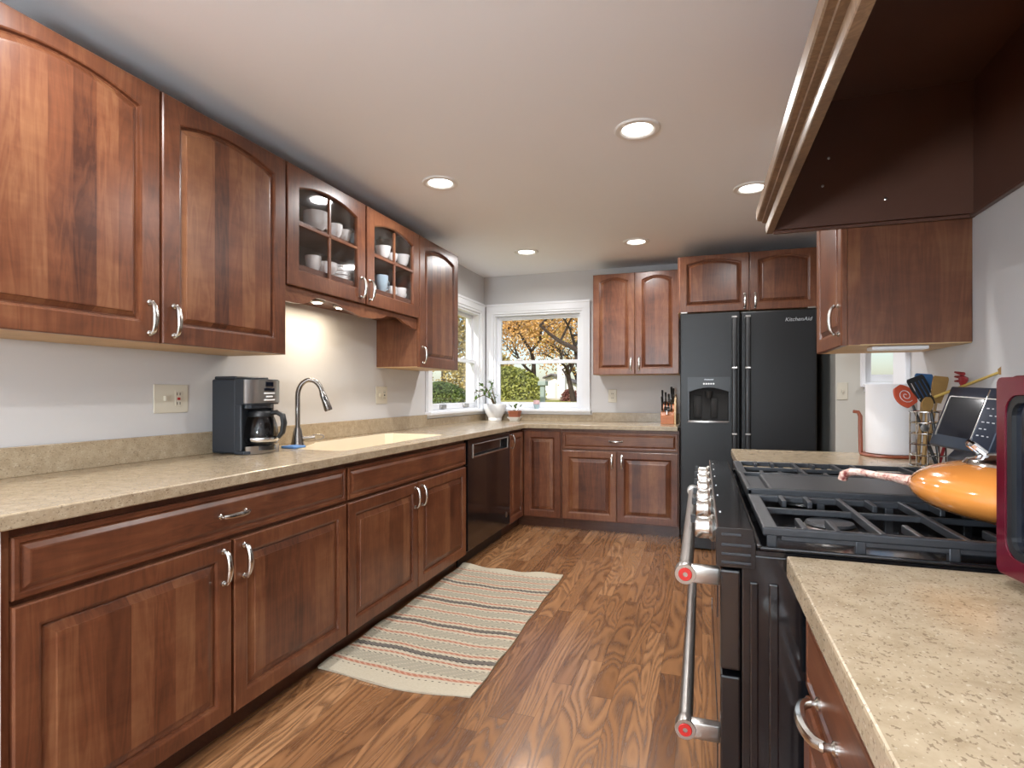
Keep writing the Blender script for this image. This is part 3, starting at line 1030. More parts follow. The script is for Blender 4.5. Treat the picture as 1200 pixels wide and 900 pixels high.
# ------------------------------------------------------------------ dishes behind glass
def cup(x, y, z, r=.042, h=.070, mat='ceramic', label='', handle=True, ang=0.0, lip=False):
    t = thing('cup', label, 'cup', (x, y, z), 'dishes behind the glass doors')
    k = 1.12 if lip else 1.0
    add_obj('bowl', MB().lathe(x, y, [(r * .55, z), (r * .60, z + .004), (r * .88, z + h * .35), (r, z + h * .8), (r * k, z + h), (r * k - .003, z + h), (r * .93, z + h * .75), (r * .55, z + .008)], 24), mat, t, True)
    if handle:
        P = []
        for i in range(9):
            a = -PI / 2 + PI * i / 8
            d = r * .85 + .024 * math.cos(a)
            P.append((x + d * math.sin(ang), y + d * math.cos(ang), z + h * .55 + h * .30 * math.sin(a)))
        add_obj('handle', MB().tube(P, .0036, 6), mat, t, True)
    return t
def bowl_stack(x, y, z, n, r, h, step, what, cat, place, mat='ceramic'):
    for i in range(n):
        o = add_obj(what, MB().lathe(x, y, [(r * .45, z + i * step), (r * .48, z + i * step + .004), (r * .85, z + i * step + h * .55), (r, z + i * step + h), (r - .004, z + i * step + h), (r * .82, z + i * step + h * .6), (r * .4, z + i * step + .006)], 28), mat, None, True)
        pos = 'topmost of' if i == n - 1 else ('bottom of' if i == 0 else '%s from the bottom of' % ['first', 'second', 'third', 'fourth', 'fifth', 'sixth', 'seventh', 'eighth'][i])
        tag(o, 'white %s, %s the %s' % (cat, pos, place), cat, 'dishes behind the glass doors')
zs = SHZ + .0005
zf = GZF + .0005
bowl_stack(-1.885, 2.385, zs, 5, .062, .045, .013, 'bowl', 'bowl', 'stack on the upper shelf')
cup(-1.870, 2.515, zs, .045, .07, label='white cup with its handle turned left, beside the bowl stack on the upper shelf', ang=PI)
cup(-1.875, 2.61, zs, .038, .065, label='white flared cup without handle behind the first glass door muntin', handle=False, lip=True)
cup(-1.885, 2.672, zs, .040, .065, 'ceramic_blue', 'pale blue cup near the right edge of the first glass door', ang=.3) 
cup(-1.870, 2.345, zf, .040, .08, label='tall white cup at the lower left of the first glass door', handle=False)
bowl_stack(-1.885, 2.465, zf, 3, .060, .048, .012, 'bowl', 'bowl', 'low stack at the lower left glass')
for i in range(10):
    z = zf + i * .0075
    r = .096 - (i % 3) * .002
    o = add_obj('plate', MB().lathe(-1.932, 2.600, [(r * .55, z), (r * .6, z + .001), (r, z + .011), (r - .001, z + .014), (r * .62, z + .005), (.01, z + .004)], 32), 'ceramic', None, True)
    tag(o, 'white dinner plate, %s of the plate stack behind the first glass door' % (['bottom', 'second from bottom', 'third from bottom', 'fourth from bottom', 'fifth from bottom', 'sixth from bottom', 'fourth from top', 'third from top', 'second from top', 'top'][i]), 'plate', 'dishes behind the glass doors')
cup(-1.872, 3.005, zs, .046, .075, label='white fluted cup at the upper left of the second glass door', handle=False, lip=True)
cup(-1.870, 3.105, zs, .036, .055, label='small white cup between two fluted cups on the upper shelf', handle=False)
cup(-1.872, 3.235, zs, .046, .075, label='white fluted cup at the upper right of the second glass door', handle=False, lip=True)
cup(-1.875, 2.985, zf, .044, .11, 'ceramic_blue', 'tall pale blue mug at the lower left of the second glass door', ang=.4)
cup(-1.870, 3.080, zf, .042, .058, label='low white cup with handle in front of the pale blue mug', ang=.2)
cup(-1.870, 3.205, zf, .042, .070, label='white cup with handle at the lower right of the second glass door', ang=.2)

# ------------------------------------------------------------------ wall plates
def outlet(x, y, z, axis, gangs, kinds, label):
    w = .062 + .046 * (gangs - 1) if gangs > 1 else .072
    w = {1: .074, 2: .118, 3: .164}[gangs]
    h = .118
    t = thing('wall_outlet', label, 'wall outlet', (x, y, z), 'wall plates')
    def bx(m, u0, u1, d0, d1, z0, z1, bev=.0015):
        if axis == 'x':
            m.box(x + d0, x + d1, y + u0, y + u1, z + z0, z + z1, bev)
        else:
            m.box(x + u0, x + u1, y - d1, y - d0, z + z0, z + z1, bev)
    p = MB(); bx(p, -w / 2, w / 2, .0005, .006, -h / 2, h / 2, .003)
    add_obj('cover_plate', p, 'almond', t)
    for g, kd in enumerate(kinds):
        c = (g - (gangs - 1) / 2) * .046
        m = MB(); bx(m, c - .016, c + .016, .006, .009, -.034, .034, .002)
        s_ = MB()
        if kd == 'switch':
            m = MB(); bx(m, c - .006, c + .006, .006, .018, -.012, .012, .002)
            add_obj('toggle', m, 'almond', t)
        else:
            r_ = add_obj('receptacle', m, 'almond', t)
            for dz in (-.018, .018):
                bx(s_, c - .008, c - .005, .009, .0095, dz - .005, dz + .005, 0)
                bx(s_, c + .005, c + .008, .009, .0095, dz - .005, dz + .005, 0)
            add_obj('slot', s_, 'slot', t)
            if kd == 'gfci':
                m = MB(); bx(m, c - .006, c + .006, .009, .011, -.005, .004, .001)
                add_obj('reset_button', m, 'red_dot', t)
    return t
outlet(XL, 1.762, 1.163, 'x', 3, ['switch', 'none', 'gfci'][:1] + ['gfci'] if False else ['switch', 'gfci'], 'wide almond plate with switch and red-buttoned outlet, left of the coffee maker') if False else None
def plate_two(x, y, z, w, label, red):
    t = thing('wall_outlet', label, 'wall outlet', (x, y, z), 'wall plates')
    add_obj('cover_plate', MB().box(x + .0005, x + .006, y - w / 2, y + w / 2, z - .060, z + .060, .003), 'almond', t)
    a, b = y - w * .20, y + w * .20
    add_obj('toggle', MB().box(x + .006, x + .018, a - .006, a + .006, z - .010, z + .012, .002), 'almond', t)
    r_ = add_obj('receptacle', MB().box(x + .006, x + .009, b - .017, b + .017, z - .034, z + .034, .002), 'almond', t)
    s_ = MB()
    for dz in (-.020, .020):
        for dy_ in (-.007, .006):
            s_.box(x + .009, x + .0096, b + dy_ - .0015, b + dy_ + .0015, z + dz - .006, z + dz + .006)
    add_obj('slot', s_, 'slot', t)
    add_obj('reset_button', MB().box(x + .009, x + .011, b - .007, b + .007, z - .006, z + .005, .001), 'red_dot' if red else 'slot', t)
plate_two(XL, 1.759, 1.163, .160, 'wide almond plate with toggle and red-buttoned outlet left of the coffee maker', True)
plate_two(XL, 3.392, 1.172, .140, 'almond wall plate between the faucet and the left window', False)
t = thing('wall_outlet', 'single almond outlet on the back wall right of the window', 'wall outlet', (-.808, YB, 1.16), 'wall plates')
add_obj('cover_plate', MB().box(-.850, -.770, YB - .006, YB - .0005, 1.097, 1.222, .003), 'almond', t)
add_obj('receptacle', MB().box(-.827, -.793, YB - .009, YB - .006, 1.126, 1.194, .002), 'almond', t)
s_ = MB()
for dz in (-.020, .020):
    for dx_ in (-.007, .006):
        s_.box(-.810 + dx_ - .0015, -.810 + dx_ + .0015, YB - .0096, YB - .009, 1.16 + dz - .006, 1.16 + dz + .006)
add_obj('slot', s_, 'slot', t)
t = thing('wall_switch', 'light switch plate on the hall wall right of the refrigerator', 'wall switch', (.93, YH, 1.20), 'wall plates')
add_obj('cover_plate', MB().box(.897, .965, YH - .006, YH - .0005, 1.14, 1.26, .003), 'almond', t)
add_obj('toggle', MB().box(.925, .937, YH - .018, YH - .006, 1.188, 1.212, .002), 'almond', t)

# ------------------------------------------------------------------ refrigerator
FY = 4.39
fr_ = thing('refrigerator', 'black side-by-side refrigerator with ice and water dispenser', 'refrigerator', (.3, 4.8, 0))
add_obj('body', MB().box(-.156, .762, FY + .075, YB - .03, .03, 1.775, .004), 'black_satin', fr_)
add_obj('kick_grille', MB().box(-.150, .756, FY + .05, FY + .08, .012, .10, .003), 'black_satin', fr_)
DX0, DX1, DZa, DZb = -.104, .196, .972, 1.306
def fridge_tex():
    t = NT('textured black steel')
    t.set(srgb(13, 14, 16), .36, 0, .45)
    t.bump(t.noise(t.coords(), 260, 2), .25, .001)
    return t.m
M['fridge'] = fridge_tex()
ld_ = add_obj('door', MB().plate(rect(-.158, .2615, .105, 1.785), [rect(DX0 + .012, DX1 - .012, DZa + .012, 1.222)], FY, FY + .072, 'y'), 'fridge', fr_, bevel=.008)
rd_ = add_obj('door', MB().box(.2685, .764, FY, FY + .072, .105, 1.785, .012, 3), 'fridge', fr_)
# dispenser: bezel, recess, curved hood, tray
dp = MB()
arc = [(DX0 + .014, 1.198)] + [(DX0 + .014 + (DX1 - DX0 - .028) * i / 12, 1.198 + .030 * math.sin(PI * i / 12)) for i in range(1, 12)] + [(DX1 - .014, 1.198)]
dp.plate(arc + [(DX1, 1.198), (DX1, DZb), (DX0, DZb), (DX0, 1.198)], [], FY - .010, FY + .001, 'y')
dp.box(DX0, DX0 + .014, FY - .008, FY + .001, DZa, 1.199, .002)
dp.box(DX1 - .014, DX1, FY - .008, FY + .001, DZa, 1.199, .002)
db = sub('dispenser', MB(), 'black_satin', ld_) if False else add_obj('dispenser', dp, plain('charcoal plastic', (44, 47, 50), .35), fr_)
rc = MB().box(DX0 + .013, DX1 - .013, FY + .060, FY + .069, DZa + .013, 1.221)
rc.tube([(.045, FY + .03, 1.20), (.045, FY + .03, 1.15)], [.028, .020], 14)
rc.box(DX0 + .04, DX0 + .10, FY + .045, FY + .06, 1.0, 1.17, .006)
rc.box(.06, .11, FY + .045, FY + .06, 1.0, 1.15, .006)
sub('recess', rc, 'slot', db, True).location = -OFF[fr_.name]
tr = MB()
TP = []
for i in range(13):
    k = i / 12 * 2 - 1
    TP.append(((DX0 + DX1) / 2 + k * (DX1 - DX0) / 2, FY - .006 - .022 * (1 - k * k)))
tr.plate(TP + [(DX1, FY + .0), (DX0, FY + .0)], [], DZa - .004, DZa + .010, 'z')
o = sub('drip_tray', tr, 'steel', db)
o.location = -OFF[fr_.name]
for nm in ():
    pass
# handles
def fridge_handle(x):
    root = MB().box(x - .017, x + .017, FY - .060, FY - .030, .30, 1.745, .008, 3)
    h_ = add_obj('handle', root, 'black_satin', fr_, True)
    c_ = MB()
    for z in (1.742, 1.372, .892, .305):
        c_.box(x - .019, x + .019, FY - .062, FY + .001 if z in (1.742, .305) else FY - .028, z - .008, z + .004, .002)
    o = sub('handle_collar', c_, 'steel', h_)
    o.location = -OFF[fr_.name]
    for z in (1.742, .305):
        pass
fridge_handle(.222)
fridge_handle(.312)

def text(body, size, loc, rot, mat, parent, name='lettering', depth=.0008):
    cu = bpy.data.curves.new(name, 'FONT')
    cu.body = body
    cu.size = size
    cu.extrude = depth
    cu.align_x = 'CENTER'
    cu.materials.append(M[mat])
    o = bpy.data.objects.new(name, cu)
    COL.objects.link(o)
    o.parent = parent
    o.location = Vector(loc) - OFF[parent.name]
    o.rotation_euler = rot
    cu.shear = .25
    bpy.context.view_layer.update()
    me = bpy.data.meshes.new_from_object(o)
    loc_, rot_ = o.location.copy(), o.rotation_euler.copy()
    bpy.data.objects.remove(o)
    o = bpy.data.objects.new(name, me)
    COL.objects.link(o)
    o.parent = parent
    o.location = loc_
    o.rotation_euler = rot_
    return o
text('KitchenAid', .038, (.645, FY - .001, 1.700), (PI / 2, 0, 0), 'silver_print', fr_, 'logo')
text('KitchenAid', .014, (.046, FY - .011, 1.283), (PI / 2, 0, 0), 'silver_print', fr_, 'logo')
dots = MB()
for i in range(5):
    dots.lathe(0, 0, [(.007, 0.0), (.007, -.003)], 12, axis='y', org=(.012 + .017 * i, FY - .010, 1.256))
add_obj('button', dots, 'steel', fr_) if False else None
for i in range(5):
    dd = MB().lathe(0, 0, [(.0062, 0.0), (.0062, -.003)], 12, axis='y', org=(.012 + .017 * i, FY - .010, 1.256))
    o = sub('button', dd, 'steel', db)
    o.location = -OFF[fr_.name]
for x in (-.13, .735):
    add_obj('hinge_cap', MB().box(x - .025, x + .025, FY + .01, FY + .075, 1.786, 1.80, .004), 'steel', fr_)

# ------------------------------------------------------------------ range hood
HZ = 1.80
HY0_, HY1_ = .80, 2.335
HX_ = .235
hood = thing('range_hood', 'dark wooden range hood with stepped moulding along its front, over the range', 'range hood', (.56, 1.57, HZ))
hm_ = MB()
def hood_poly(d):
    return [(HX_ + .008 + d, HZ + .004), (HX_ + .008 + d, HZ + .085), (HX_ + .165 + d, ZC - .001 - (0 if d == 0 else .10)), (XR - .002 - d * .6, ZC - .001 - (0 if d == 0 else .10)), (XR - .002 - d * .6, HZ + .004)]
hm_.plate(hood_poly(0), [], HY0_, HY0_ + .018, 'y')
hm_.plate(hood_poly(0), [], HY1_ - .018, HY1_, 'y')
fs = [(HX_ + .008, HZ + .004), (HX_ + .008, HZ + .085), (HX_ + .165, ZC - .001), (HX_ + .172, ZC - .001), (HX_ + .015, HZ + .085), (HX_ + .015, HZ + .004)]
hm_.plate(fs, [], HY0_ + .018, HY1_ - .018, 'y')
add_obj('shell', hm_, ['cherry_side'], hood)
il = MB()
il.plate(hood_poly(.009), [], HY0_ + .0182, HY0_ + .024, 'y')
il.plate(hood_poly(.009), [], HY1_ - .024, HY1_ - .0182, 'y')
fl_ = [(x + .0075, z) for x, z in fs]
il.plate(fl_, [], HY0_ + .024, HY1_ - .024, 'y')
il.box(XR - .012, XR - .004, HY0_ + .024, HY1_ - .024, HZ + .004, ZC - .10)
il.box(HX_ + .16, XR - .012, HY0_ + .024, HY1_ - .024, ZC - .12, ZC - .102)
add_obj('lining', il, 'hood_inside', hood)
bt = MB()
bt.box(HX_ + .022, XR - .002, HY1_ - .014, HY1_ + .001, HZ - .008, HZ + .003, .002)
bt.box(XR - .020, XR - .002, HY0_, HY1_ - .015, HZ - .007, HZ + .003, .002)
add_obj('bottom_rail', bt, 'hood_inside', hood)
# front moulding, profile extruded along Y (x, z)
prof = [(HX_ + .0215, HZ - .001), (HX_, HZ), (HX_ - .002, HZ + .003), (HX_ - .004, HZ + .032), (HX_ + .002, HZ + .036), (HX_ + .002, HZ + .040), (HX_ - .016, HZ + .044), (HX_ - .018, HZ + .050),
        (HX_ - .032, HZ + .053), (HX_ - .036, HZ + .057), (HX_ - .038, HZ + .090), (HX_ - .030, HZ + .098), (HX_ + .007, HZ + .104), (HX_ + .007, HZ + .003), (HX_ + .0215, HZ + .003)]
pm = MB()
pm.rings([[(x, HY0_ - .004, z) for x, z in prof], [(x, HY1_ + .012, z) for x, z in prof]])
add_obj('front_moulding', pm, cherry('worn moulding, lengthwise', 'z', False, 1, (122, 96, 72), (172, 140, 108), (88, 66, 50), .35), hood)
sc_ = MB()
for (y, z) in ((2.0, 1.95), (1.55, 2.05), (1.3, 2.12)):
    pass
for (x, z) in ((.42, 1.95), (.44, 2.05), (.62, 1.88)):
    sc_.lathe(0, 0, [(.005, 0.0), (.005, -.002), (.002, -.003)], 10, axis='y', org=(x, HY1_ - .024, z))
add_obj('screw', sc_, 'steel', hood)

# ------------------------------------------------------------------ range
RY0, RY1 = 1.047, 2.088
rg = thing('range', 'wide black gas range with two bar handles and six knobs', 'range', (.45, 1.57, 0))
bo = MB().box(.065, XR - .02, RY0, RY1, .06, .906, .003)
for (x0, x1) in ((.078, .092), (.108, .124)):
    bo.box(x0, x1, RY0 - .004, RY0 + .002, .12, .86, .004)
add_obj('body', bo, 'black_gloss', rg)
for x in (.11, XR - .1):
    for y in (RY0 + .06, RY1 - .06):
        add_obj('leg', MB().lathe(x, y, [(.02, 0), (.02, .01), (.012, .015), (.012, .06)], 14), 'steel', rg, True)
# cooktop tray
tp = MB()
tp.plate([(.088, RY0), (XR - .02, RY0), (XR - .02, RY1), (.088, RY1)], [], .9065, .914, 'z')
tp.box(.088, .098, RY0, RY1, .914, .926, .003).box(.088, XR - .02, RY0, RY0 + .008, .914, .922, .003).box(.088, XR - .02, RY1 - .008, RY1, .914, .922, .003)
add_obj('cooktop', tp, 'black_gloss', rg)
# control panel (stepped end cap)
cp = MB()
cpp = [(.023, .882), (.023, .948), (.026, .951), (.082, .951), (.084, .948), (.086, .928), (.0875, .926), (.0875, .882)]
cp.plate(cpp, [], RY0 - .004, RY1 + .002, 'y')
pnl = add_obj('control_panel', cp, 'black_gloss', rg, bevel=.0015)
rb = MB()
for (x0, x1, z) in ((.032, .064, .940), (.032, .080, .922), (.032, .080, .906), (.032, .080, .891)):
    rb.box(x0, x1, RY0 - .0062, RY0 - .0035, z - .0022, z + .0022, .001)
add_obj('end_cap_rib', rb, 'iron', rg)
KY = [1.18, 1.37, 1.515, 1.68, 1.83, 1.97]
for y in KY:
    k = MB().lathe(0, 0, [(.026, 0.0), (.027, -.004), (.024, -.008), (.0215, -.010), (.0215, -.032), (.0185, -.036), (.004, -.037)], 24, axis='x', org=(.0229, y, .918))
    kn = add_obj('knob', k, 'nickel', rg, True)
    o = sub('pointer', MB().box(-.022, -.012, y - .003, y + .003, .926, .942, .001), 'black_satin', kn)
    o.location = -OFF[rg.name]
    add_obj('marking', MB().box(.032, .035, y - .007, y + .007, .951, .9513), 'print', rg)
# oven doors
for (z0, z1, hz) in ((.70, .876, .848), (.14, .690, .557)):
    d = MB().box(.030, .064, RY0 + .001, RY1 - .001, z0, z1, .004)
    dd = add_obj('oven_door', d, 'black_gloss', rg)
    g = MB().box(.0285, .031, RY0 + .16, RY1 - .16, z0 + (.10 if z1 > .8 and False else .03), z1 - (.06 if z1 > .8 else .17), .001)
    o = sub('window', g, 'dark_screen', dd)
    o.location = -OFF[rg.name]
    hb = MB()
    hb.tube([(-.030, RY0 + .068, hz), (-.030, RY1 - .068, hz)], .0135, 18)
    h_ = sub('handle', hb, 'steel', dd, True)
    h_.location = -OFF[rg.name]
    for y in (RY0 + .055, RY1 - .055):
        br = MB().box(-.030, .031, y - .011, y + .011, hz - .016, hz + .016, .004)
        br.lathe(0, 0, [(.0185, -.013), (.0195, -.010), (.0195, .010), (.0185, .013)], 24, axis='y', org=(-.030, y, hz))
        b_ = sub('handle_bracket', br, 'steel', dd, True)
        b_.location = -OFF[rg.name]
    for y in (RY0 + .055 - .0135,):
        rdm = MB().lathe(0, 0, [(.0125, 0.0), (.0115, -.0015), (.0045, -.0015), (.0045, 0.0)], 20, cap0=False, cap1=False, axis='y', org=(-.030, y, hz))
        o = sub('medallion', rdm, 'red_dot', dd)
        o.location = -OFF[rg.name]
add_obj('drawer_front', MB().box(.034, .064, RY0 + .001, RY1 - .001, .062, .130, .003), 'black_gloss', rg)

# grates and griddle
GT = .953
def grate(y0, y1):
    m = MB()
    x0, x1 = .100, .800
    bw = .014
    z0 = GT - .015
    m.box(x0, x1, y0, y0 + bw, z0, GT, .003).box(x0, x1, y1 - bw, y1, z0, GT, .003)
    m.box(x0 + .0008, x0 + .026, y0 + .0008, y1 - .0008, z0 - .001, GT - .0008, .003).box(x1 - bw, x1 - .0008, y0 + .0008, y1 - .0008, z0 - .001, GT - .0008, .003)
    m.box(x0 + .03, x1 - .03, y0 + .002, y0 + .010, z0 - .008, z0 + .004, .002)
    ym = (y0 + y1) / 2 + .03
    m.box(x0 + .004, x1 - .004, ym - .005, ym + .005, z0, GT - .003, .002)
    L = (y1 - y0)
    for x in (.284, .400, .590, .690):
        m.box(x - .005, x + .005, y0 + .004, y1 - .004, z0 + .001, GT + .001, .002)
    for x in (.168, .218, .338, .455, .640, .745):
        m.box(x - .005, x + .005, y0 + .004, y0 + L * .27, z0 + .001, GT + .001, .002)
        m.box(x - .005, x + .005, y1 - L * .22, y1 - .004, z0 + .001, GT + .001, .002)
    for x in (.115, .25, .38, .52, .66, .785):
        for y in (y0 + .007, y1 - .007):
            m.box(x - .008, x + .008, y - .006, y + .006, .9145, z0 + .002, .002)
    return m
g1_ = add_obj('grate', grate(1.062, 1.405), 'iron', rg)
g3_ = add_obj('grate', grate(1.742, 2.072), 'iron', rg)
gp = MB().box(.100, .800, 1.412, 1.735, GT - .014, GT - .002, .005)
gp.box(.100, .800, 1.412, 1.424, GT - .014, GT + .012, .003).box(.100, .800, 1.723, 1.735, GT - .014, GT + .008, .003)
gp.box(.100, .112, 1.412, 1.735, GT - .014, GT + .010, .003).box(.788, .800, 1.412, 1.735, GT - .014, GT + .010, .003)
gp.box(.150, .780, 1.44, 1.70, GT - .004, GT + .009, .006)
for x in (.13, .77):
    for y in (1.43, 1.715):
        gp.box(x - .01, x + .01, y - .008, y + .008, .9145, GT - .01)
add_obj('griddle_plate', gp, 'iron', rg)
for x in (.235, .645):
    for y in (1.225, 1.57, 1.90):
        b_ = add_obj('burner', MB().lathe(x, y, [(.062, .9142), (.062, .9165), (.050, .921), (.046, .929), (.040, .930)], 28), 'steel', rg, True)
        o = sub('burner_cap', MB().lathe(x, y, [(.042, .9302), (.044, .932), (.041, .9365), (.005, .9375)], 28), 'iron', b_, True)
        o.location = -OFF[rg.name]

# ------------------------------------------------------------------ orange pan on the near grate
px, py, pz = .570, 1.242, GT + .0018
pan = thing('orange_pan', 'glossy orange lidded pan with long pink speckled handle on the near grate', 'pan', (px, py, pz))
prof = []
for i in range(19):
    a = -PI / 2 + PI * i / 18
    prof.append((max(.004, .192 * math.cos(a) ** .70 if math.cos(a) > 1e-6 else .004), pz + .054 + .054 * math.sin(a)))
prof[0] = (.09, pz)
add_obj('body', MB().lathe(px, py, prof, 48), 'orange', pan, True)
add_obj('collar', MB().lathe(px + .01, py, [(.118, pz + .094), (.120, pz + .100), (.112, pz + .110), (.080, pz + .119), (.040, pz + .123), (.016, pz + .124)], 32), 'chrome', pan, True)
add_obj('lid_knob', MB().lathe(px + .01, py, [(.008, pz + .123), (.007, pz + .132), (.017, pz + .138), (.019, pz + .148), (.012, pz + .156), (.002, pz + .158)], 20), 'chrome', pan, True)
hg = MB().tube([(px - .072, py + .020, pz + .119), (px - .088, py + .022, pz + .134), (px - .090, py + .040, pz + .138), (px - .084, py + .056, pz + .134), (px - .068, py + .055, pz + .119)], .006, 8)
add_obj('hinge', hg, 'chrome', pan, True)
def pinkish():
    t = NT('pink speckled enamel')
    f = t.noise(t.coords(), 60, 4, .7)
    t.set(t.ramp(f, [(.36, srgb(136, 62, 58)), (.48, srgb(212, 170, 154)), (.62, srgb(232, 212, 200))]), .3)
    return t.m
M['pinkish'] = pinkish()
hpts = [(px - .168, py + .085, pz + .054), (px - .190, py + .110, pz + .056), (px - .212, py + .145, pz + .055), (px - .235, py + .178, pz + .056), (px - .250, py + .198, pz + .054), (px - .262, py + .210, pz + .046), (px - .265, py + .213, pz + .034)]
add_obj('handle', MB().tube(hpts, [.012, .009, .0075, .008, .009, .0095, .009], 12, flat=1.3), 'pinkish', pan, True)

# ------------------------------------------------------------------ maroon toaster oven on near counter
TO = Vector((.402, .978, .914))
yaw = math.radians(8)
to = thing('toaster_oven', 'maroon countertop oven with black window at the right end of the near counter', 'toaster oven', TO)
# local frame: x along the front (toward the viewer), y depth into the wall, z up; front face at y=0
D1 = Vector((math.sin(yaw), -math.cos(yaw), 0))
D2 = Vector((math.cos(yaw), math.sin(yaw), 0))
def tmat():
    m = Matrix.Identity(4)
    for i in range(3):
        m[i][0] = D1[i]; m[i][1] = D2[i]; m[i][2] = (0, 0, 1)[i]; m[i][3] = TO[i]
    return m
TM = tmat()
def tbox(m, *a, **k):
    m.box(*a, mat=TM, **k)
    return m
TW, TD, TH = .40, .30, .298
add_obj('body', tbox(MB(), 0, TW, .012, TD, .018, TH, bev=.007, seg=3), 'maroon', to, True)
dmb = MB()
def rr_(x0, x1, z0, z1, r, n=5):
    P = []
    for cx_, cz_, a0 in ((x1 - r, z0 + r, -PI / 2), (x1 - r, z1 - r, 0), (x0 + r, z1 - r, PI / 2), (x0 + r, z0 + r, PI)):
        for i in range(n + 1):
            a = a0 + PI / 2 * i / n
            P.append((cx_ + r * math.cos(a), cz_ + r * math.sin(a)))
    return P
dmb.plate(rr_(.004, .30, .020, TH - .003, .010), [rr_(.022, .282, .046, TH - .028, .024)], -.006, .0125, 'y')
bmesh.ops.transform(dmb.b, matrix=TM, verts=dmb.b.verts)
dr = add_obj('door', dmb, 'maroon', to, bevel=.002)
gmb = MB().plate(rr_(.0225, .2815, .0465, TH - .0285, .0235), [rr_(.032, .272, .056, TH - .038, .018)], -.004, .010, 'y')
gmb.plate(rr_(.0321, .2719, .0561, TH - .0381, .018), [], .002, .006, 'y', mi=1)
bmesh.ops.transform(gmb.b, matrix=TM, verts=gmb.b.verts)
o = sub('window', gmb, ['black_satin', 'dark_screen'], dr)
o.location = -OFF[to.name]
kb = MB()
add_obj('control_strip', tbox(MB(), .304, TW - .006, -.004, .0125, .024, TH - .006, bev=.006), 'steel', to)
for z in (.07, .15, .23):
    km = MB().lathe(0, 0, [(.020, -.004), (.019, -.020), (.003, -.022)], 18, axis='y', org=(.35, 0, z))
    bmesh.ops.transform(km.b, matrix=TM, verts=km.b.verts)
    add_obj('knob', km, 'chrome', to, True)
hb = MB().tube([(.27, -.03, .08), (.27, -.034, .15), (.27, -.03, .22)], .007, 10)
hb.tube([(.27, -.005, .085), (.27, -.03, .085)], .005, 8).tube([(.27, -.005, .215), (.27, -.03, .215)], .005, 8)
bmesh.ops.transform(hb.b, matrix=TM, verts=hb.b.verts)
o = sub('handle', hb, 'chrome', dr, True)
o.location = -OFF[to.name]
for (a, b_) in ((.03, .04), (.36, .04), (.03, .26), (.36, .26)):
    fm = MB().lathe(a, b_, [(.012, .0006), (.014, .019)], 12)
    bmesh.ops.transform(fm.b, matrix=TM, verts=fm.b.verts)
    add_obj('foot', fm, 'black_rubber', to)

# ------------------------------------------------------------------ dark tilted-panel appliance on far counter
ap = thing('bread_machine', 'blue-black countertop appliance with tilted display panel, behind the orange pan', 'kitchen appliance', (.82, 2.26, .914))
TL = Vector((.797, 2.366, 1.212)); BL = Vector((.743, 2.296, 1.011)); BR = Vector((.8076, 2.030, .982)); TRr = Vector((.863, 2.040, 1.216))
xa = ((BR - BL) + (TRr - TL)).normalized()
za = (TL - BL); za = (za - xa * za.dot(xa)).normalized()
ya = za.cross(xa)           # into the body, toward the wall
if ya.x < 0:
    ya = -ya
PM = Matrix.Identity(4)
for i in range(3):
    PM[i][0] = xa[i]; PM[i][1] = ya[i]; PM[i][2] = za[i]; PM[i][3] = BL[i]
PW, PH = (BR - BL).length, .212
pb = MB().box(0, PW, 0, .022, 0, PH, bev=.006, seg=3, mat=PM)
pnl = add_obj('display_panel', pb, 'dark_blue', ap, True)
sc2 = MB().plate(rr_(.026, PW * .66, .040, PH - .040, .004, 2), [], -.0015, .001, 'y')
bmesh.ops.transform(sc2.b, matrix=PM, verts=sc2.b.verts)
o = sub('screen', sc2, 'dark_screen', pnl); o.location = -OFF[ap.name]
fr2 = MB().box(.018, .023, -.003, .001, .036, PH - .036, mat=PM)
fr2.box(.018, PW - .01, -.0025, .001, PH - .038, PH - .0355, mat=PM)
o = sub('screen_frame', fr2, 'steel', pnl); o.location = -OFF[ap.name]
o = sub('trim_strip', MB().box(PW * .675, PW * .69, -.002, .001, .022, PH - .008, mat=PM), 'nickel', pnl); o.location = -OFF[ap.name]
random.seed(3)
for i in range(5):
    for j in range(3):
        if random.random() < .8:
            x = PW * .74 + j * PW * .08
            z = .055 + i * .022
            o = sub('control_marking', MB().box(x, x + .006 + random.random() * .006, -.0012, .0005, z, z + .003, mat=PM), 'print', pnl)
            o.location = -OFF[ap.name]
bb = MB().plate([(.815, .9148), (XR - .012, .9148), (XR - .012, 1.17), (.874, 1.17), (.845, 1.00), (.815, .965)], [], 2.112, 2.345, 'y')
add_obj('base', bb, 'dark_blue', ap, bevel=.004)

# ------------------------------------------------------------------ utensil basket and utensils
ux, uy = .792, 2.452
ub = thing('utensil_basket', 'chrome wire utensil basket between paper towels and dark appliance', 'utensil holder', (ux, uy, .914))
wr = MB()
for k in range(6):
    z = .918 + k * .040
    P = [(ux + .056 * math.cos(a), uy + .056 * math.sin(a), z) for a in [2 * PI * i / 24 for i in range(25)]]
    wr.tube(P, .0026 if k not in (0, 5) else .0034, 6, cap=False)
add_obj('wire_ring', wr, 'chrome', ub, True)
wv = MB()
for i in range(10):
    a = 2 * PI * i / 10
    wv.tube([(ux + .056 * math.cos(a), uy + .056 * math.sin(a), .918), (ux + .056 * math.cos(a), uy + .056 * math.sin(a), 1.118)], .0024, 6)
for i in range(5):
    a = 2 * PI * i / 10
    wv.tube([(ux + .056 * math.cos(a), uy + .056 * math.sin(a), .918), (ux - .056 * math.cos(a), uy - .056 * math.sin(a), .918)], .0022, 6)
add_obj('upright_wire', wv, 'chrome', ub, True)
add_obj('emblem', MB().lathe(0, 0, [(.013, 0.0), (.013, -.004), (.004, -.005)], 16, axis='y', org=(ux - .028, uy - .056, 1.06)), 'steel', ub, True)

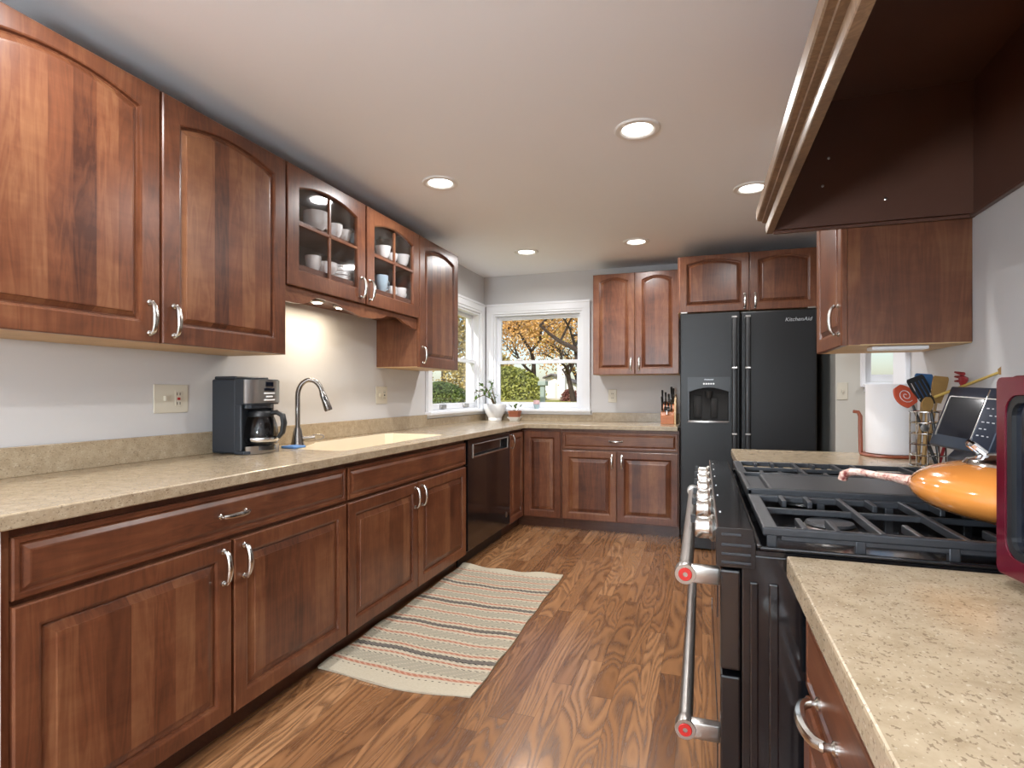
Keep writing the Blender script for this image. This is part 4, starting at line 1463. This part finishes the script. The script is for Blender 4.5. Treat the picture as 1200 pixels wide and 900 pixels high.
def utensil(name, label, mat_shaft, foot, neck, head_fn, mat_head, rs=.005):
    t = thing(name, label, 'cooking utensil', foot, 'utensils in the wire basket')
    add_obj('handle', MB().tube([foot, neck], [rs * 1.3, rs], 8), mat_shaft, t, True)
    hm = head_fn(Vector(neck), (Vector(neck) - Vector(foot)).normalized())
    h = add_obj('head', hm, mat_head, t, True)
    return t, h
# camera-facing tangent for heads laid broadside to the aisle
SIDE = Vector((.80, .0, 0)).normalized()
def blade(w, L, th, slots=0, round_=False, side=None, taper=.6):
    def fn(p, d):
        s = (side or Vector((.86, .30, 0)))
        s = (s - d * s.dot(d)).normalized()
        nrm = s.cross(d).normalized()
        outline = []
        n = 14
        for i in range(n + 1):
            k = i / n
            ww = w * (taper + (1 - taper) * min(1, k * 1.6)) if not round_ else w * math.sin(PI * min(.97, .12 + k * .82)) ** .6
            if not round_ and k > .93:
                ww *= .85
            outline.append((ww / 2, k * L))
        pts = outline + [(-a, b) for a, b in reversed(outline)]
        holes = []
        for j in range(slots):
            c = (j - (slots - 1) / 2) * w / (slots + .6)
            holes.append([(c - w * .045, L * .28), (c + w * .045, L * .28), (c + w * .045, L * .85), (c - w * .045, L * .85)])
        m = MB().plate(pts, holes, -th / 2, th / 2, 'z')
        MM = Matrix.Identity(4)
        for i in range(3):
            MM[i][0] = s[i]; MM[i][1] = d[i]; MM[i][2] = nrm[i]; MM[i][3] = p[i]
        bmesh.ops.transform(m.b, matrix=MM, verts=m.b.verts)
        return m
    return fn
def pix(u, v, d):
    """a point seen at a photo position, at depth d along the view axis: used to measure where things stand"""
    r = (u - 600) / 651.7
    s, c = math.sin(.3295), math.cos(.3295)
    return (d * (-s + r * c), d * (c + r * s), CAM_Z - (v - 460.6) / 651.7 * d)
foot0 = (ux, uy, .924)
utensil('slotted_turner', 'black slotted turner leaning left in the wire basket', 'black_satin', (ux + .034, uy - .012, .924), (ux + .004, uy - .010, 1.142), lambda p, d: blade(.072, .115, .003, 4)(p, (d + Vector((-.30, .10, 0))).normalized()), 'black_satin')
sp_neck = Vector((ux - .046, uy + .004, 1.142)); sp_foot = Vector((ux + .030, uy + .010, .924))
sp_dir = ((sp_neck - sp_foot).normalized() + Vector((-.35, .12, 0))).normalized()
st_, sh_ = utensil('ladle_spoon', 'orange red spoon with white swirl, lowest on the left of the basket', 'black_satin', tuple(sp_foot), tuple(sp_neck), lambda p, d: blade(.075, .085, .010, 0, True)(p, sp_dir), 'tool_orange')
sp_s = Vector((.86, .30, 0)); sp_s = (sp_s - sp_dir * sp_s.dot(sp_dir)).normalized()
sp_n = sp_s.cross(sp_dir).normalized()
if sp_n.y > 0:
    sp_n = -sp_n
sp_c = sp_neck + sp_dir * .042 + sp_n * .0062
sw = [sp_c + sp_s * (math.cos(a) * (.003 + .0022 * a)) + sp_dir * (math.sin(a) * (.003 + .0022 * a)) for a in [i * .45 for i in range(26)]]
o = sub('white_swirl', MB().tube(sw, .0013, 5), 'print', sh_, True)
o.location = -OFF[st_.name]
utensil('spatula', 'blue silicone spatula behind the black turner', 'spoon_wood', (ux - .02, uy + .036, .924), (ux - .004, uy + .042, 1.165), blade(.065, .095, .008), 'tool_blue')
utensil('wooden_spatula', 'flat olive-wood spatula standing tallest right of the black turner', 'spoon_wood', (ux + .0, uy + .032, .924), (ux + .030, uy + .012, 1.150), blade(.056, .100, .006), 'spoon_wood')
utensil('wooden_spoon', 'short olive-wood spoon low at the front of the basket', 'spoon_wood', (ux - .02, uy - .02, .924), (ux - .012, uy - .030, 1.122), blade(.042, .050, .006, 0, True), 'spoon_wood')
# tools resting above the appliance, shafts in the basket
def claw(p, d):
    m = MB()
    s = Vector((.25, -.95, .1)).normalized()
    m.tube([p, p + d * .02, p + d * .03], [.010, .020, .018], 10, flat=.5)
    for k in (-1, 0, 1):
        b0 = p + d * .025 + Vector((0, .0, .014 * k))
        m.tube([b0, b0 + Vector((-.006, .022, .004)), b0 + Vector((-.010, .042, .006 + .002 * k))], [.0065, .005, .003], 8)
    return m
utensil('pasta_server', 'dark red pronged pasta server above the dark appliance', 'tool_red', (ux + .03, uy - .02, .930), pix(1127, 451, 1.93), claw, 'tool_red', .004)
utensil('wooden_ladle', 'long yellow-handled wooden tool slanting up behind the dark appliance', 'yellow_wood', pix(1096, 465, 2.03), pix(1172, 436, 1.76), blade(.030, .03, .012, side=Vector((0, 0, 1))), 'spoon_wood', .0042)

# swirl on the orange spoon is a part of its head
# ------------------------------------------------------------------ paper towel on holder
tx, ty = .770, 2.800
pt = thing('paper_towel_holder', 'brown wooden paper towel holder with hooked side arm', 'paper towel holder', (tx, ty, .914))
add_obj('base', MB().lathe(tx, ty, [(.112, .9148), (.116, .920), (.112, .926), (.02, .927)], 40), 'brown_wood', pt, True)
add_obj('post', MB().tube([(tx, ty, .926), (tx, ty, 1.215)], .009, 12), 'brown_wood', pt, True)
ax_, ay_ = pix(1012, 530, 2.50)[0], pix(1012, 530, 2.50)[1]
ax_, ay_ = tx - .108, ty + .018
add_obj('side_arm', MB().tube([(ax_, ay_, .925), (ax_ - .002, ay_, 1.02), (ax_ - .002, ay_, 1.085), (ax_ - .010, ay_, 1.103), (ax_ - .030, ay_, 1.106)], [.009, .009, .009, .008, .007], 10, flat=.7), 'brown_wood', pt, True)
pr = thing('paper_towel_roll', 'tall white paper towel roll on the brown holder', 'paper towel roll', (tx, ty, .927))
n = 64
m = MB()
R = []
for (r, z) in ((.021, .929), (.092, .929), (.093, .931), (.093, 1.222), (.092, 1.224), (.021, 1.224)):
    R.append([(tx + r * math.cos(2 * PI * i / n), ty + r * math.sin(2 * PI * i / n), z) for i in range(n)])
m.rings(R, loop=True)
add_obj('paper', m, 'towel_paper', pr, True)
m = MB()
m.rings([[(tx + r * math.cos(2 * PI * i / 24), ty + r * math.sin(2 * PI * i / 24), z) for i in range(24)] for r, z in ((.0165, .930), (.0205, .930), (.0205, 1.223), (.0165, 1.223))], loop=True)
add_obj('core', m, 'core', pr, True)

# ------------------------------------------------------------------ coffee maker
cx0, cx1, cy0, cy1 = -2.085, -1.868, 1.925, 2.135
cm = thing('coffee_maker', 'black drip coffee maker with steel control face and glass carafe', 'coffee maker', ((cx0 + cx1) / 2, 2.03, .914))
body = MB()
xs = -1.945
# rear tower, floor plate, head with rounded front
body.box(cx0, xs, cy0, cy1, .918, 1.250, .010, 3)
body.box(cx0 + .01, xs - .005, cy0 + .006, cy1 - .006, 1.248, 1.262, .005)
def dshape(x0, x1, y0, y1, n=10, bulge=.030):
    P = [(x0, y0)]
    for i in range(n + 1):
        k = i / n
        P.append((x1 - bulge + bulge * math.sin(PI * k) ** .55, y0 + (y1 - y0) * k))
    P.append((x0, y1))
    return P
body.plate(dshape(xs - .01, cx1, cy0 + .001, cy1 - .001), [], 1.135, 1.250, 'z')
body.plate(dshape(xs - .01, cx1 - .004, cy0 + .001, cy1 - .001), [], .916, .930, 'z')
body.box(xs - .012, xs + .028, cy0 + .001, cy0 + .014, .93, 1.136, .003)
body.box(xs - .012, xs + .020, cy1 - .014, cy1 - .001, .93, 1.136, .003)
body.plate(dshape(xs + .00, cx1 - .012, cy0 + .02, cy1 - .02), [], 1.118, 1.136, 'z')
add_obj('body', body, plain('charcoal plastic shell', (44, 49, 56), .34, vary=.1), cm, bevel=.003)
def shell(x0, x1, y0, y1, th, z0, z1):
    P = dshape(x0, x1, y0, y1, 14)[1:-1]
    Q = [(x - th, y) for x, y in P]
    return MB().plate(P + list(reversed(Q)), [], z0, z1, 'z')
fp = add_obj('control_face', shell(xs - .01, cx1 + .003, cy0 - .001, cy1 + .001, .006, 1.142, 1.246), 'steel', cm, True)
cxm, cym = cx1 + .003, (cy0 + cy1) / 2 + .012
b_ = MB().box(cxm - .006, cxm + .002, cym - .026, cym + .022, 1.216, 1.238, .002)
b_.box(cxm - .006, cxm + .002, cym - .034, cym + .028, 1.196, 1.210, .002)
o = sub('display', b_, 'dark_screen', fp); o.location = -OFF[cm.name]
for z in (1.186, 1.171, 1.156):
    w = .034 if z != 1.171 else .022
    o = sub('button', MB().box(cxm - .006, cxm + .003, cym - w, cym + w - .006, z - .0035, z + .0035, .001), 'white_plastic', fp); o.location = -OFF[cm.name]
add_obj('base_band', shell(xs - .01, cx1 + .000, cy0 + .010, cy1 + .001, .006, .9155, .950), 'steel', cm, True)
kx, ky = -1.908, 2.035
cr = [(.050, .954), (.066, .957), (.072, .975), (.074, 1.0), (.070, 1.035), (.060, 1.068), (.053, 1.082)]
add_obj('warming_plate', MB().lathe(kx, ky, [(.062, .9302), (.062, .950), (.056, .9525)], 28), 'black_gloss', cm, True)
kt = add_obj('carafe', MB().lathe(kx, ky, cr, 36, cap1=False), 'carafe', cm, True)
o = sub('carafe_band', MB().lathe(kx, ky, [(.0725, .968), (.0745, .972), (.0755, .982), (.0745, .986)], 36, cap0=False, cap1=False), 'chrome', kt, True); o.location = -OFF[cm.name]
o = sub('carafe_lid', MB().lathe(kx, ky, [(.054, 1.080), (.056, 1.090), (.050, 1.104), (.020, 1.110)], 28), 'black_satin', kt, True); o.location = -OFF[cm.name]
hpt = [(kx + .045, ky + .010, 1.096), (kx + .075, ky + .018, 1.100), (kx + .098, ky + .026, 1.085), (kx + .104, ky + .028, 1.05), (kx + .098, ky + .026, 1.01), (kx + .080, ky + .020, .985)]
o = sub('carafe_handle', MB().tube(hpt, [.010, .012, .013, .013, .012, .009], 10, flat=1.3), 'black_satin', kt, True); o.location = -OFF[cm.name]
for y in (cy0 + .03, cy1 - .03):
    for x in (cx0 + .03, xs):
        add_obj('foot', MB().lathe(x, y, [(.010, .9145), (.010, .9185)], 10), 'black_rubber', cm)

# ------------------------------------------------------------------ knife block
kb = thing('knife_block', 'orange wood knife block full of black-handled knives beside the refrigerator', 'knife block', (-.28, 5.10, .914))
P = [(5.04, .9148), (5.04, .990), (5.10, 1.080), (5.17, 1.110), (5.20, 1.06), (5.20, .9148)]
add_obj('block', MB().plate(P, [], -.345, -.232, 'x'), 'block_wood', kb, bevel=.003)
add_obj('side_board', MB().plate([(5.03, .9148), (5.03, 1.02), (5.10, 1.155), (5.20, 1.175), (5.21, .9148)], [], -.231, -.215, 'x'), 'pale_wood', kb, bevel=.002)
slotn = 0
knives = [(-.333, 0, .135), (-.333, 1, .12), (-.306, 0, .095), (-.306, 1, .10), (-.280, 0, .075), (-.280, 1, .085), (-.256, 0, .11), (-.256, 1, .15), (-.240, 1, .135)]
KP = ['front left corner', 'back left corner', 'front row, second from the left', 'back row, second from the left', 'front row, middle', 'back row, middle', 'front right, short of the corner', 'back row, tallest of all', 'back right corner']
for i, (x, row, L) in enumerate(knives):
    p0 = Vector((x, 5.060 + .055 * row, 1.026 + .070 * row))
    d = Vector((0, -.30, .95)).normalized()
    t = thing('kitchen_knife', 'black-handled knife in the knife block, %s' % KP[i], 'knife', p0, 'knives in the block')
    add_obj('handle', MB().tube([p0 + d * .012, p0 + d * (L * .5), p0 + d * L], [.0085, .0075, .0095], 8, flat=1.35), 'black_satin', t, True)
    add_obj('bolster', MB().tube([p0 + d * .001, p0 + d * .014], [.0088, .0088], 8), 'steel', t, True)
    rv = MB()
    for k in (.3, .55, .8):
        q = p0 + d * (L * k)
        rv.lathe(0, 0, [(.0022, -.0015), (.0022, .002)], 8, axis='y', org=(q.x, q.y - .0095, q.z))
    add_obj('rivet', rv, 'steel', t)
sc_t = thing('scissors', 'kitchen scissors with dark loop handles at the middle of the knife block', 'scissors', (-.292, 5.05, 1.01), None)
q = Vector((-.292, 5.036, 1.020))
for s in (-1, 1):
    lp = [(q.x + s * .012 + .010 * math.cos(a), q.y - .006, q.z + .030 + .022 * math.sin(a)) for a in [2 * PI * i / 14 for i in range(15)]]
    add_obj('loop_handle', MB().tube(lp, .0032, 6, cap=False), 'black_satin', sc_t, True)
add_obj('blade', MB().box(q.x - .004, q.x + .004, q.y - .008, q.y - .005, q.z - .022, q.z + .012, .001), 'steel', sc_t)

# ------------------------------------------------------------------ plants by the window
qx, qy = -1.945, 5.165
pp = thing('potted_plant', 'leafy branching plant in a white round pot in the window corner', 'potted plant', (qx, qy, .914))
add_obj('pot', MB().lathe(qx, qy, [(.062, .9148), (.066, .918), (.066, .945), (.070, .950), (.098, 1.00), (.110, 1.045), (.112, 1.078), (.106, 1.080), (.102, 1.045), (.088, 1.0)], 40), 'pot_white', pp, True)
add_obj('soil', MB().lathe(qx, qy, [(.102, 1.050), (.05, 1.058), (.002, 1.060)], 24), 'soil', pp, True)
random.seed(11)
stem = MB(); leaves = MB()
def leaf(m, p, d, L, w):
    d = d.normalized()
    s = d.cross(Vector((0, 0, 1)))
    s = s.normalized() if s.length > .01 else Vector((1, 0, 0))
    up = s.cross(d)
    R0 = []
    for k, ww, lift in ((0, .12, 0), (.25, .8, .06), (.55, 1, .09), (.8, .7, .05), (1, .05, -.03)):
        c = p + d * (L * k) + up * (lift * L)
        R0.append([c - s * (w * ww / 2) + up * .002, c, c + s * (w * ww / 2) + up * .002, c + up * -.0012])
    m.rings(R0)
mains = [[(0, 0, 1.05), (-.01, -.02, 1.12), (-.04, -.04, 1.18), (-.10, -.05, 1.21), (-.16, -.06, 1.205), (-.20, -.07, 1.19)],
         [(.005, 0, 1.05), (.00, .0, 1.13), (-.02, -.01, 1.20), (-.03, -.02, 1.27), (-.045, -.03, 1.31)],
         [(-.0, 0, 1.05), (-.03, -.03, 1.13), (-.09, -.07, 1.17), (-.15, -.09, 1.14), (-.19, -.10, 1.10)],
         [(-.0, 0, 1.05), (-.03, -.02, 1.15), (-.08, -.03, 1.24), (-.13, -.05, 1.26)]]
for br in mains:
    P = [Vector((qx + a, qy + b, c)) for a, b, c in br]
    stem.tube(P, [.007 - .005 * i / (len(P) - 1) for i in range(len(P))], 7)
    for i in range(2, len(P)):
        for k in range(5):
            p = P[i - 1].lerp(P[i], random.random())
            d = Vector((random.uniform(-1, .6), random.uniform(-1, .5), random.uniform(-.35, .6)))
            leaf(leaves, p, d, random.uniform(.035, .055), random.uniform(.020, .030))
for v in leaves.b.verts:
    v.co.x = max(v.co.x, XL + .012)
add_obj('stem', stem, 'stem', pp, True)
add_obj('foliage', leaves, 'leaf', pp, True)

sx_, sy_ = -1.755, 5.215
sp_ = thing('small_potted_plant', 'small plant in a square brown pot on a white dish by the window', 'potted plant', (sx_, sy_, .914))
def sq(c, h, z):
    return [(c[0] - h, c[1] - h, z), (c[0] + h, c[1] - h, z), (c[0] + h, c[1] + h, z), (c[0] - h, c[1] + h, z)]
add_obj('saucer', MB().rings([sq((sx_, sy_), r, z) for r, z in ((.038, .9148), (.042, .925), (.060, .948), (.062, .952), (.055, .950), (.04, .946))]), 'ceramic', sp_)
add_obj('pot', MB().rings([sq((sx_, sy_), r, z) for r, z in ((.042, .9465), (.050, .995), (.053, .997), (.053, 1.012), (.047, 1.012), (.045, .995))]), 'terracotta', sp_)
add_obj('soil', MB().rings([sq((sx_, sy_), r, z) for r, z in ((.0448, .996), (.0448, 1.003))]), 'soil', sp_)
lv2 = MB(); st2 = MB()
for k in range(9):
    d = Vector((random.uniform(-1, 1), random.uniform(-.6, .3), random.uniform(.5, 1.4)))
    p = Vector((sx_ + random.uniform(-.02, .02), sy_ + random.uniform(-.02, .02), 1.003))
    e_ = p + d.normalized() * random.uniform(.03, .07)
    st2.tube([p, e_], .0018, 5)
    leaf(lv2, e_, d, .035, .024)
add_obj('stem', st2, 'stem', sp_)
add_obj('foliage', lv2, 'leaf', sp_, True)

vx, vy = -1.555, 5.300
vs = thing('glass_votive', 'tiny pink-topped pale blue glass on the back window sill', 'glass', (vx, vy, WZ0))
add_obj('cup', MB().lathe(vx, vy, [(.018, WZ0 + .0006), (.020, WZ0 + .004), (.030, WZ0 + .045), (.028, WZ0 + .045), (.016, WZ0 + .006)], 20), 'blue_glass', vs, True)
add_obj('candle', MB().lathe(vx, vy, [(.0265, WZ0 + .046), (.031, WZ0 + .050), (.030, WZ0 + .082), (.024, WZ0 + .086)], 20), plain('pale pink wax', (226, 190, 194), .5), vs, True)

# ------------------------------------------------------------------ rug
def rug():
    Y0, Y1, X0, X1 = 1.99, 3.50, -1.556, -.852
    bands = []
    def R_():
        return [('black_d', .006), ('cream', .012), ('red', .016), ('cream', .012), ('black_d', .006)]
    seq = [('cream', .065)] + R_() + [('beige', .062)] + R_() + [('char', .028)] + R_() + [('beige', .048)] + R_() + [('beige', .050)] + R_() + [('char', .026)]
    seq += R_() + [('beige', .052)] + R_() + [('beige', .050)] + R_() + [('char', .026)] + R_() + [('beige', .045)] + R_() + [('beige', .045)] + R_() + [('char', .022)] + R_() + [('beige', .04)] + R_() + [('beige', .04)] + R_() + [('cream', .06)]
    tot = sum(b for _, b in seq)
    ny, nx = 420, 72
    cum = []; s = 0
    for nme, b in seq:
        cum.append((s / tot, (s + b) / tot, nme)); s += b
    m = MB(); b = m.b
    def pos(i, j):
        u, v = i / nx, j / ny
        x = X0 + (X1 - X0) * u + .005 * math.sin(v * 7.0) * (u - .5) * 2 + .003 * math.sin(v * 23) * (1 if u > .5 else -1) * abs(u - .5) * 2
        y = Y0 + (Y1 - Y0) * v + .012 * math.sin(u * 6.0 + .5) * (1 - v) + .018 * math.sin(u * 5 + 2.2) * v * v
        if v < .10:
            y += -.030 * math.sin(PI * min(1, u * 1.1)) * (1 - v / .10)
            x -= .010 * (1 - v / .10) * (1 - u)
        z = .0075 + .0022 * math.sin(v * 40 + u * 3) * math.sin(u * 5) + .0016 * math.sin(u * 19 + v * 9)
        if u < .12:
            z += .004 * (1 - u / .12) * (1 + math.sin(v * 26))
        if v > .955:
            z += .006 * (v - .955) / .045 * (1 + math.sin(u * 18))
        return (x, y, z)
    top = [[b.verts.new(pos(i, j)) for i in range(nx + 1)] for j in range(ny + 1)]
    bot = [[None] * (nx + 1) for _ in range(ny + 1)]
    for j in range(ny):
        v = (j + .5) / ny
        nm = next(n_ for a, c, n_ in cum if a <= v <= c + 1e-9)
        a, c = next((a, c) for a, c, n_ in cum if a <= v <= c + 1e-9)
        k = (v - a) / (c - a)
        for i in range(nx):
            f = b.faces.new((top[j][i], top[j][i + 1], top[j + 1][i + 1], top[j + 1][i]))
            mi = {'cream': 0, 'beige': 1, 'red': 2, 'char': 3, 'black_d': 4}[nm]
            if nm == 'red' and ((i + (j // 2)) % 3 == 0):
                mi = 5
            if nm == 'black_d':
                mi = 4 if ((i + j) % 3 < 1) else 0
            if nm == 'char':
                mi = 3 if (k > .2 and k < .8) or (i + j) % 2 == 0 else 4
            if nm in ('beige',) and (i * 7 + j * 13) % 11 == 0:
                mi = 0
            f.material_index = mi
    # hem down to the floor so it has thickness
    edge = [top[0][i] for i in range(nx + 1)] + [top[j][nx] for j in range(1, ny + 1)] + [top[ny][i] for i in range(nx - 1, -1, -1)] + [top[j][0] for j in range(ny - 1, 0, -1)]
    low = [b.verts.new((v.co.x, v.co.y, .0008)) for v in edge]
    n = len(edge)
    for i in range(n):
        b.faces.new((edge[i], low[i], low[(i + 1) % n], edge[(i + 1) % n]))
    b.faces.new(low)
    return m
def yarn(name, rgb):
    t = NT(name)
    c = srgb(*rgb)
    f = t.noise(t.mapping(t.coords(), (90, 260, 90)), 1.0, 2)
    t.set(t.mix(f, tuple(x * .80 for x in c), tuple(min(1, x * 1.12) for x in c)), .95, 0, .1)
    t.bump(f, .5, .002)
    return t.m
rm = [yarn('cream yarn', (186, 175, 154)), yarn('grey beige yarn', (160, 152, 134)), yarn('brick yarn', (168, 114, 92)), yarn('charcoal yarn', (108, 101, 94)), yarn('black yarn', (48, 46, 48)), yarn('pink yarn', (190, 150, 128))]
ro = add_obj('woven_rug', rug(), rm, None, True)
tag(ro, 'long cream woven runner rug with brick and charcoal stripes on the oak floor', 'rug')

# ------------------------------------------------------------------ outdoors
gm = MB()
xs_ = [-80, -40, -20, -10, -4, 0, 5, 20, 60]
ys_ = [-30, -10, 0, 5.7, 9, 14, 20, 28, 40, 70, 140]
def gz(x, y):
    if y < 6: return -.35
    k = min(1, (y - 6) / 16)
    return -.35 + 1.25 * (k * k * (3 - 2 * k)) 
V = [[gm.b.verts.new((x, y, gz(x, y))) for x in xs_] for y in ys_]
for j in range(len(ys_) - 1):
    for i in range(len(xs_) - 1):
        gm.b.faces.new((V[j][i], V[j][i + 1], V[j + 1][i + 1], V[j + 1][i]))
gr = add_obj('ground', gm, 'lawn', None, True)
gr['kind'] = 'structure'
rdm = MB().box(-60, 30, 24.5, 27.5, .86, .925)
rdo = add_obj('road', rdm, 'road'); rdo['kind'] = 'structure'

def tree(name, label, x, y, z, h, r, mats, n, spread, cr, seed, lean=(0, 0), limbs=5, leafsize=.10, bare=False, group='trees outside the windows'):
    random.seed(seed)
    t = thing(name, label, 'tree' if 'tree' in name else 'shrub', (x, y, z), group)
    tr = MB()
    tips = []
    def grow(p, d, L, rad, depth):
        P = [p]
        q = p.copy()
        dd = d.copy()
        for i in range(4):
            dd = (dd + Vector((random.uniform(-.25, .25), random.uniform(-.25, .25), random.uniform(-.10, .18)))).normalized()
            q = q + dd * (L / 4)
            P.append(q.copy())
        tr.tube(P, [rad * (1 - .45 * i / 4) for i in range(5)], 6 if depth < 3 else 4, cap=False)
        tips.append(q)
        if depth < limbs:
            for k in range(3 if depth < 3 else 2):
                a = random.uniform(0, 2 * PI)
                nd = (dd * .55 + Vector((math.cos(a), math.sin(a), random.uniform(-.1, .6))) * .8).normalized()
                st = P[random.choice((2, 3, 4))]
                grow(st.copy(), nd, L * random.uniform(.62, .8), rad * .52, depth + 1)
    grow(Vector((x, y, z)), Vector((lean[0], lean[1], 1)).normalized(), h * .42, r, 0)
    add_obj('trunk', tr, 'bark', t)
    if n:
        lf = MB()
        b = lf.b
        for i in range(n):
            c = random.choice(tips) + Vector((random.gauss(0, cr), random.gauss(0, cr), random.gauss(0, cr)))
            u = Vector((random.uniform(-1, 1), random.uniform(-1, 1), random.uniform(-1, 1))).normalized() * leafsize
            w = u.orthogonal().normalized() * leafsize * .6
            vs_ = [b.verts.new(c - u), b.verts.new(c + w), b.verts.new(c + u), b.verts.new(c - w)]
            b.faces.new(vs_)
        add_obj('foliage', lf, mats, t)
    return t
def shrub(name, label, x, y, z, w, d, h, mats, n, seed, leafsize=.09, group='shrubs outside the windows'):
    random.seed(seed)
    t = thing(name, label, 'shrub', (x, y, z), group)
    st = MB()
    for i in range(7):
        a = random.uniform(0, 2 * PI)
        st.tube([(x, y, z), (x + .3 * w * math.cos(a), y + .3 * d * math.sin(a), z + h * .8)], [.04, .015], 5)
    add_obj('stem', st, 'bark', t)
    lf = MB(); b = lf.b
    for i in range(n):
        a = random.uniform(0, 2 * PI); k = random.random() ** .4
        zz = random.random()
        rr2 = math.sqrt(max(0, 1 - (zz * 1.0) ** 2.2)) * (1 + .18 * math.sin(a * 3 + seed))
        c = Vector((x + w / 2 * k * rr2 * math.cos(a), y + d / 2 * k * rr2 * math.sin(a), z + h * zz))
        u = Vector((random.uniform(-1, 1), random.uniform(-1, 1), random.uniform(-1, 1))).normalized() * leafsize
        w_ = u.orthogonal().normalized() * leafsize * .6
        b.faces.new([b.verts.new(c - u), b.verts.new(c + w_), b.verts.new(c + u), b.verts.new(c - w_)])
    add_obj('foliage', lf, mats, t)
# big near tree whose dark limbs cross the upper pane
tree('oak_tree', 'big dark-limbed tree with sparse leaves across the upper back window', -2.25, 12.0, .05, 5.2, .12, 'fol_orange', 900, 0, .4, 5, lean=(-.38, .05), limbs=5, leafsize=.055)
tree('maple_tree', 'orange-leaved tree behind the white shed, left of centre in the window', -9.8, 33.5, .9, 7.0, .20, 'fol_orange', 4200, 0, .8, 21, leafsize=.10)
tree('beech_tree', 'tan-leaved tree at the far right of the back window view', -4.2, 40.0, .9, 7.5, .20, 'fol_olive', 3500, 0, .9, 33, leafsize=.11)
tree('birch_tree', 'golden-leaved tree directly above the white shed', -10.2, 48.0, .9, 8.5, .22, 'fol_orange', 4500, 0, 1.0, 44, leafsize=.12)
tree('elm_tree', 'green-gold tree seen through the left window', -17.5, 36.0, .9, 7.0, .2, 'fol_olive', 6000, 0, 1.0, 55, leafsize=.14)
tree('ash_tree', 'slim dark-trunked tree at the right edge of the back window', -4.66, 21.0, .85, 3.4, .12, 'fol_olive', 250, 0, .35, 66, leafsize=.06, limbs=4)
shrub('green_shrub', 'broad yellow-green shrub at the lower left of the back window', -8.6, 24.5, .85, 3.6, 2.0, 1.55, 'fol_green', 7000, 3, .07)
shrub('tall_shrub', 'olive hedge shrub behind the broad yellow-green shrub', -10.6, 26.6, .9, 4.5, 2.0, 2.6, 'fol_olive', 7000, 4, .09)
shrub('dark_hedge', 'dark green clipped hedge seen through the left window', -9.4, 19.0, .75, 2.6, 1.2, .85, 'fol_dark', 5000, 5, .05)
shrub('red_shrub', 'small dusky red shrub in front of the white shed', -5.05, 22.0, .85, .8, .7, .50, 'fol_red', 1500, 6, .04)

# white shed with grey roof
sh = thing('shed', 'white gabled shed with grey roof seen through the back window', 'shed', (-7.0, 31.0, .9))
sx0, sx1, sy0, sy1, sz = -8.15, -6.1, 29.5, 31.5, .85
gab = [(sx0, sz), (sx1, sz), (sx1, 1.52), (sx0 + .4, 2.15), (sx0, 2.0)]
add_obj('wall', MB().plate(gab, [], sy0, sy1, 'y'), 'siding', sh)
rf = MB()
ap_ = (sx0 + .4, 2.17)
for a, b in (((sx0 - .1, 1.98), ap_), (ap_, (sx1 + .2, 1.48))):
    rf.plate([a, b, (b[0], b[1] + .08), (a[0], a[1] + .08)], [], sy0 - .25, sy1 + .2, 'y')
add_obj('roof', rf, 'roof', sh)
add_obj('door', MB().box(-7.6, -7.0, sy0 - .03, sy0 + .01, .9, 1.75), plain('pale grey door', (200, 202, 200), .6), sh)

# tall white chimney-like post and sage green mailbox on a post
wp = thing('porch', 'white sided neighbouring porch corner seen through the left window', 'house', (-6.3, 11.0, -.3))
add_obj('column', MB().box(-6.45, -6.05, 10.8, 11.2, -.35, 3.6, .02), 'siding', wp)
add_obj('wall', MB().box(-9.5, -6.45, 10.9, 11.15, -.35, 3.6), 'siding', wp) if False else None
add_obj('railing', MB().box(-8.2, -6.4, 10.95, 11.05, .9, 1.0).box(-8.2, -6.4, 10.95, 11.05, .1, .2), 'siding', wp)
add_obj('roof', MB().box(-9.0, -5.9, 10.5, 13.5, 3.6, 3.8), 'roof', wp)
add_obj('column', MB().box(-8.6, -8.3, 10.8, 11.2, -.35, 3.6, .02), 'siding', wp)
ml = pix(636, 470, 17.5)
mbx = thing('mailbox', 'sage green box on a post outside the back window', 'mailbox', (ml[0], ml[1], gz(ml[0], ml[1])))
add_obj('post', MB().box(ml[0] - .07, ml[0] + .07, ml[1] - .07, ml[1] + .08, gz(ml[0], ml[1]) - .05, 1.42, .01), 'bird_green', mbx)
add_obj('box', MB().box(ml[0] - .13, ml[0] + .13, ml[1] - .13, ml[1] + .2, 1.42, 1.56, .02), 'bird_green', mbx)
tall = thing('utility_column', 'pale square column rising behind the shed roof at the window right', 'column', (-5.1, 28.0, .9))
add_obj('shaft', MB().box(-7.05, -6.65, 27.8, 28.2, .86, 2.9, .03), 'siding', tall)
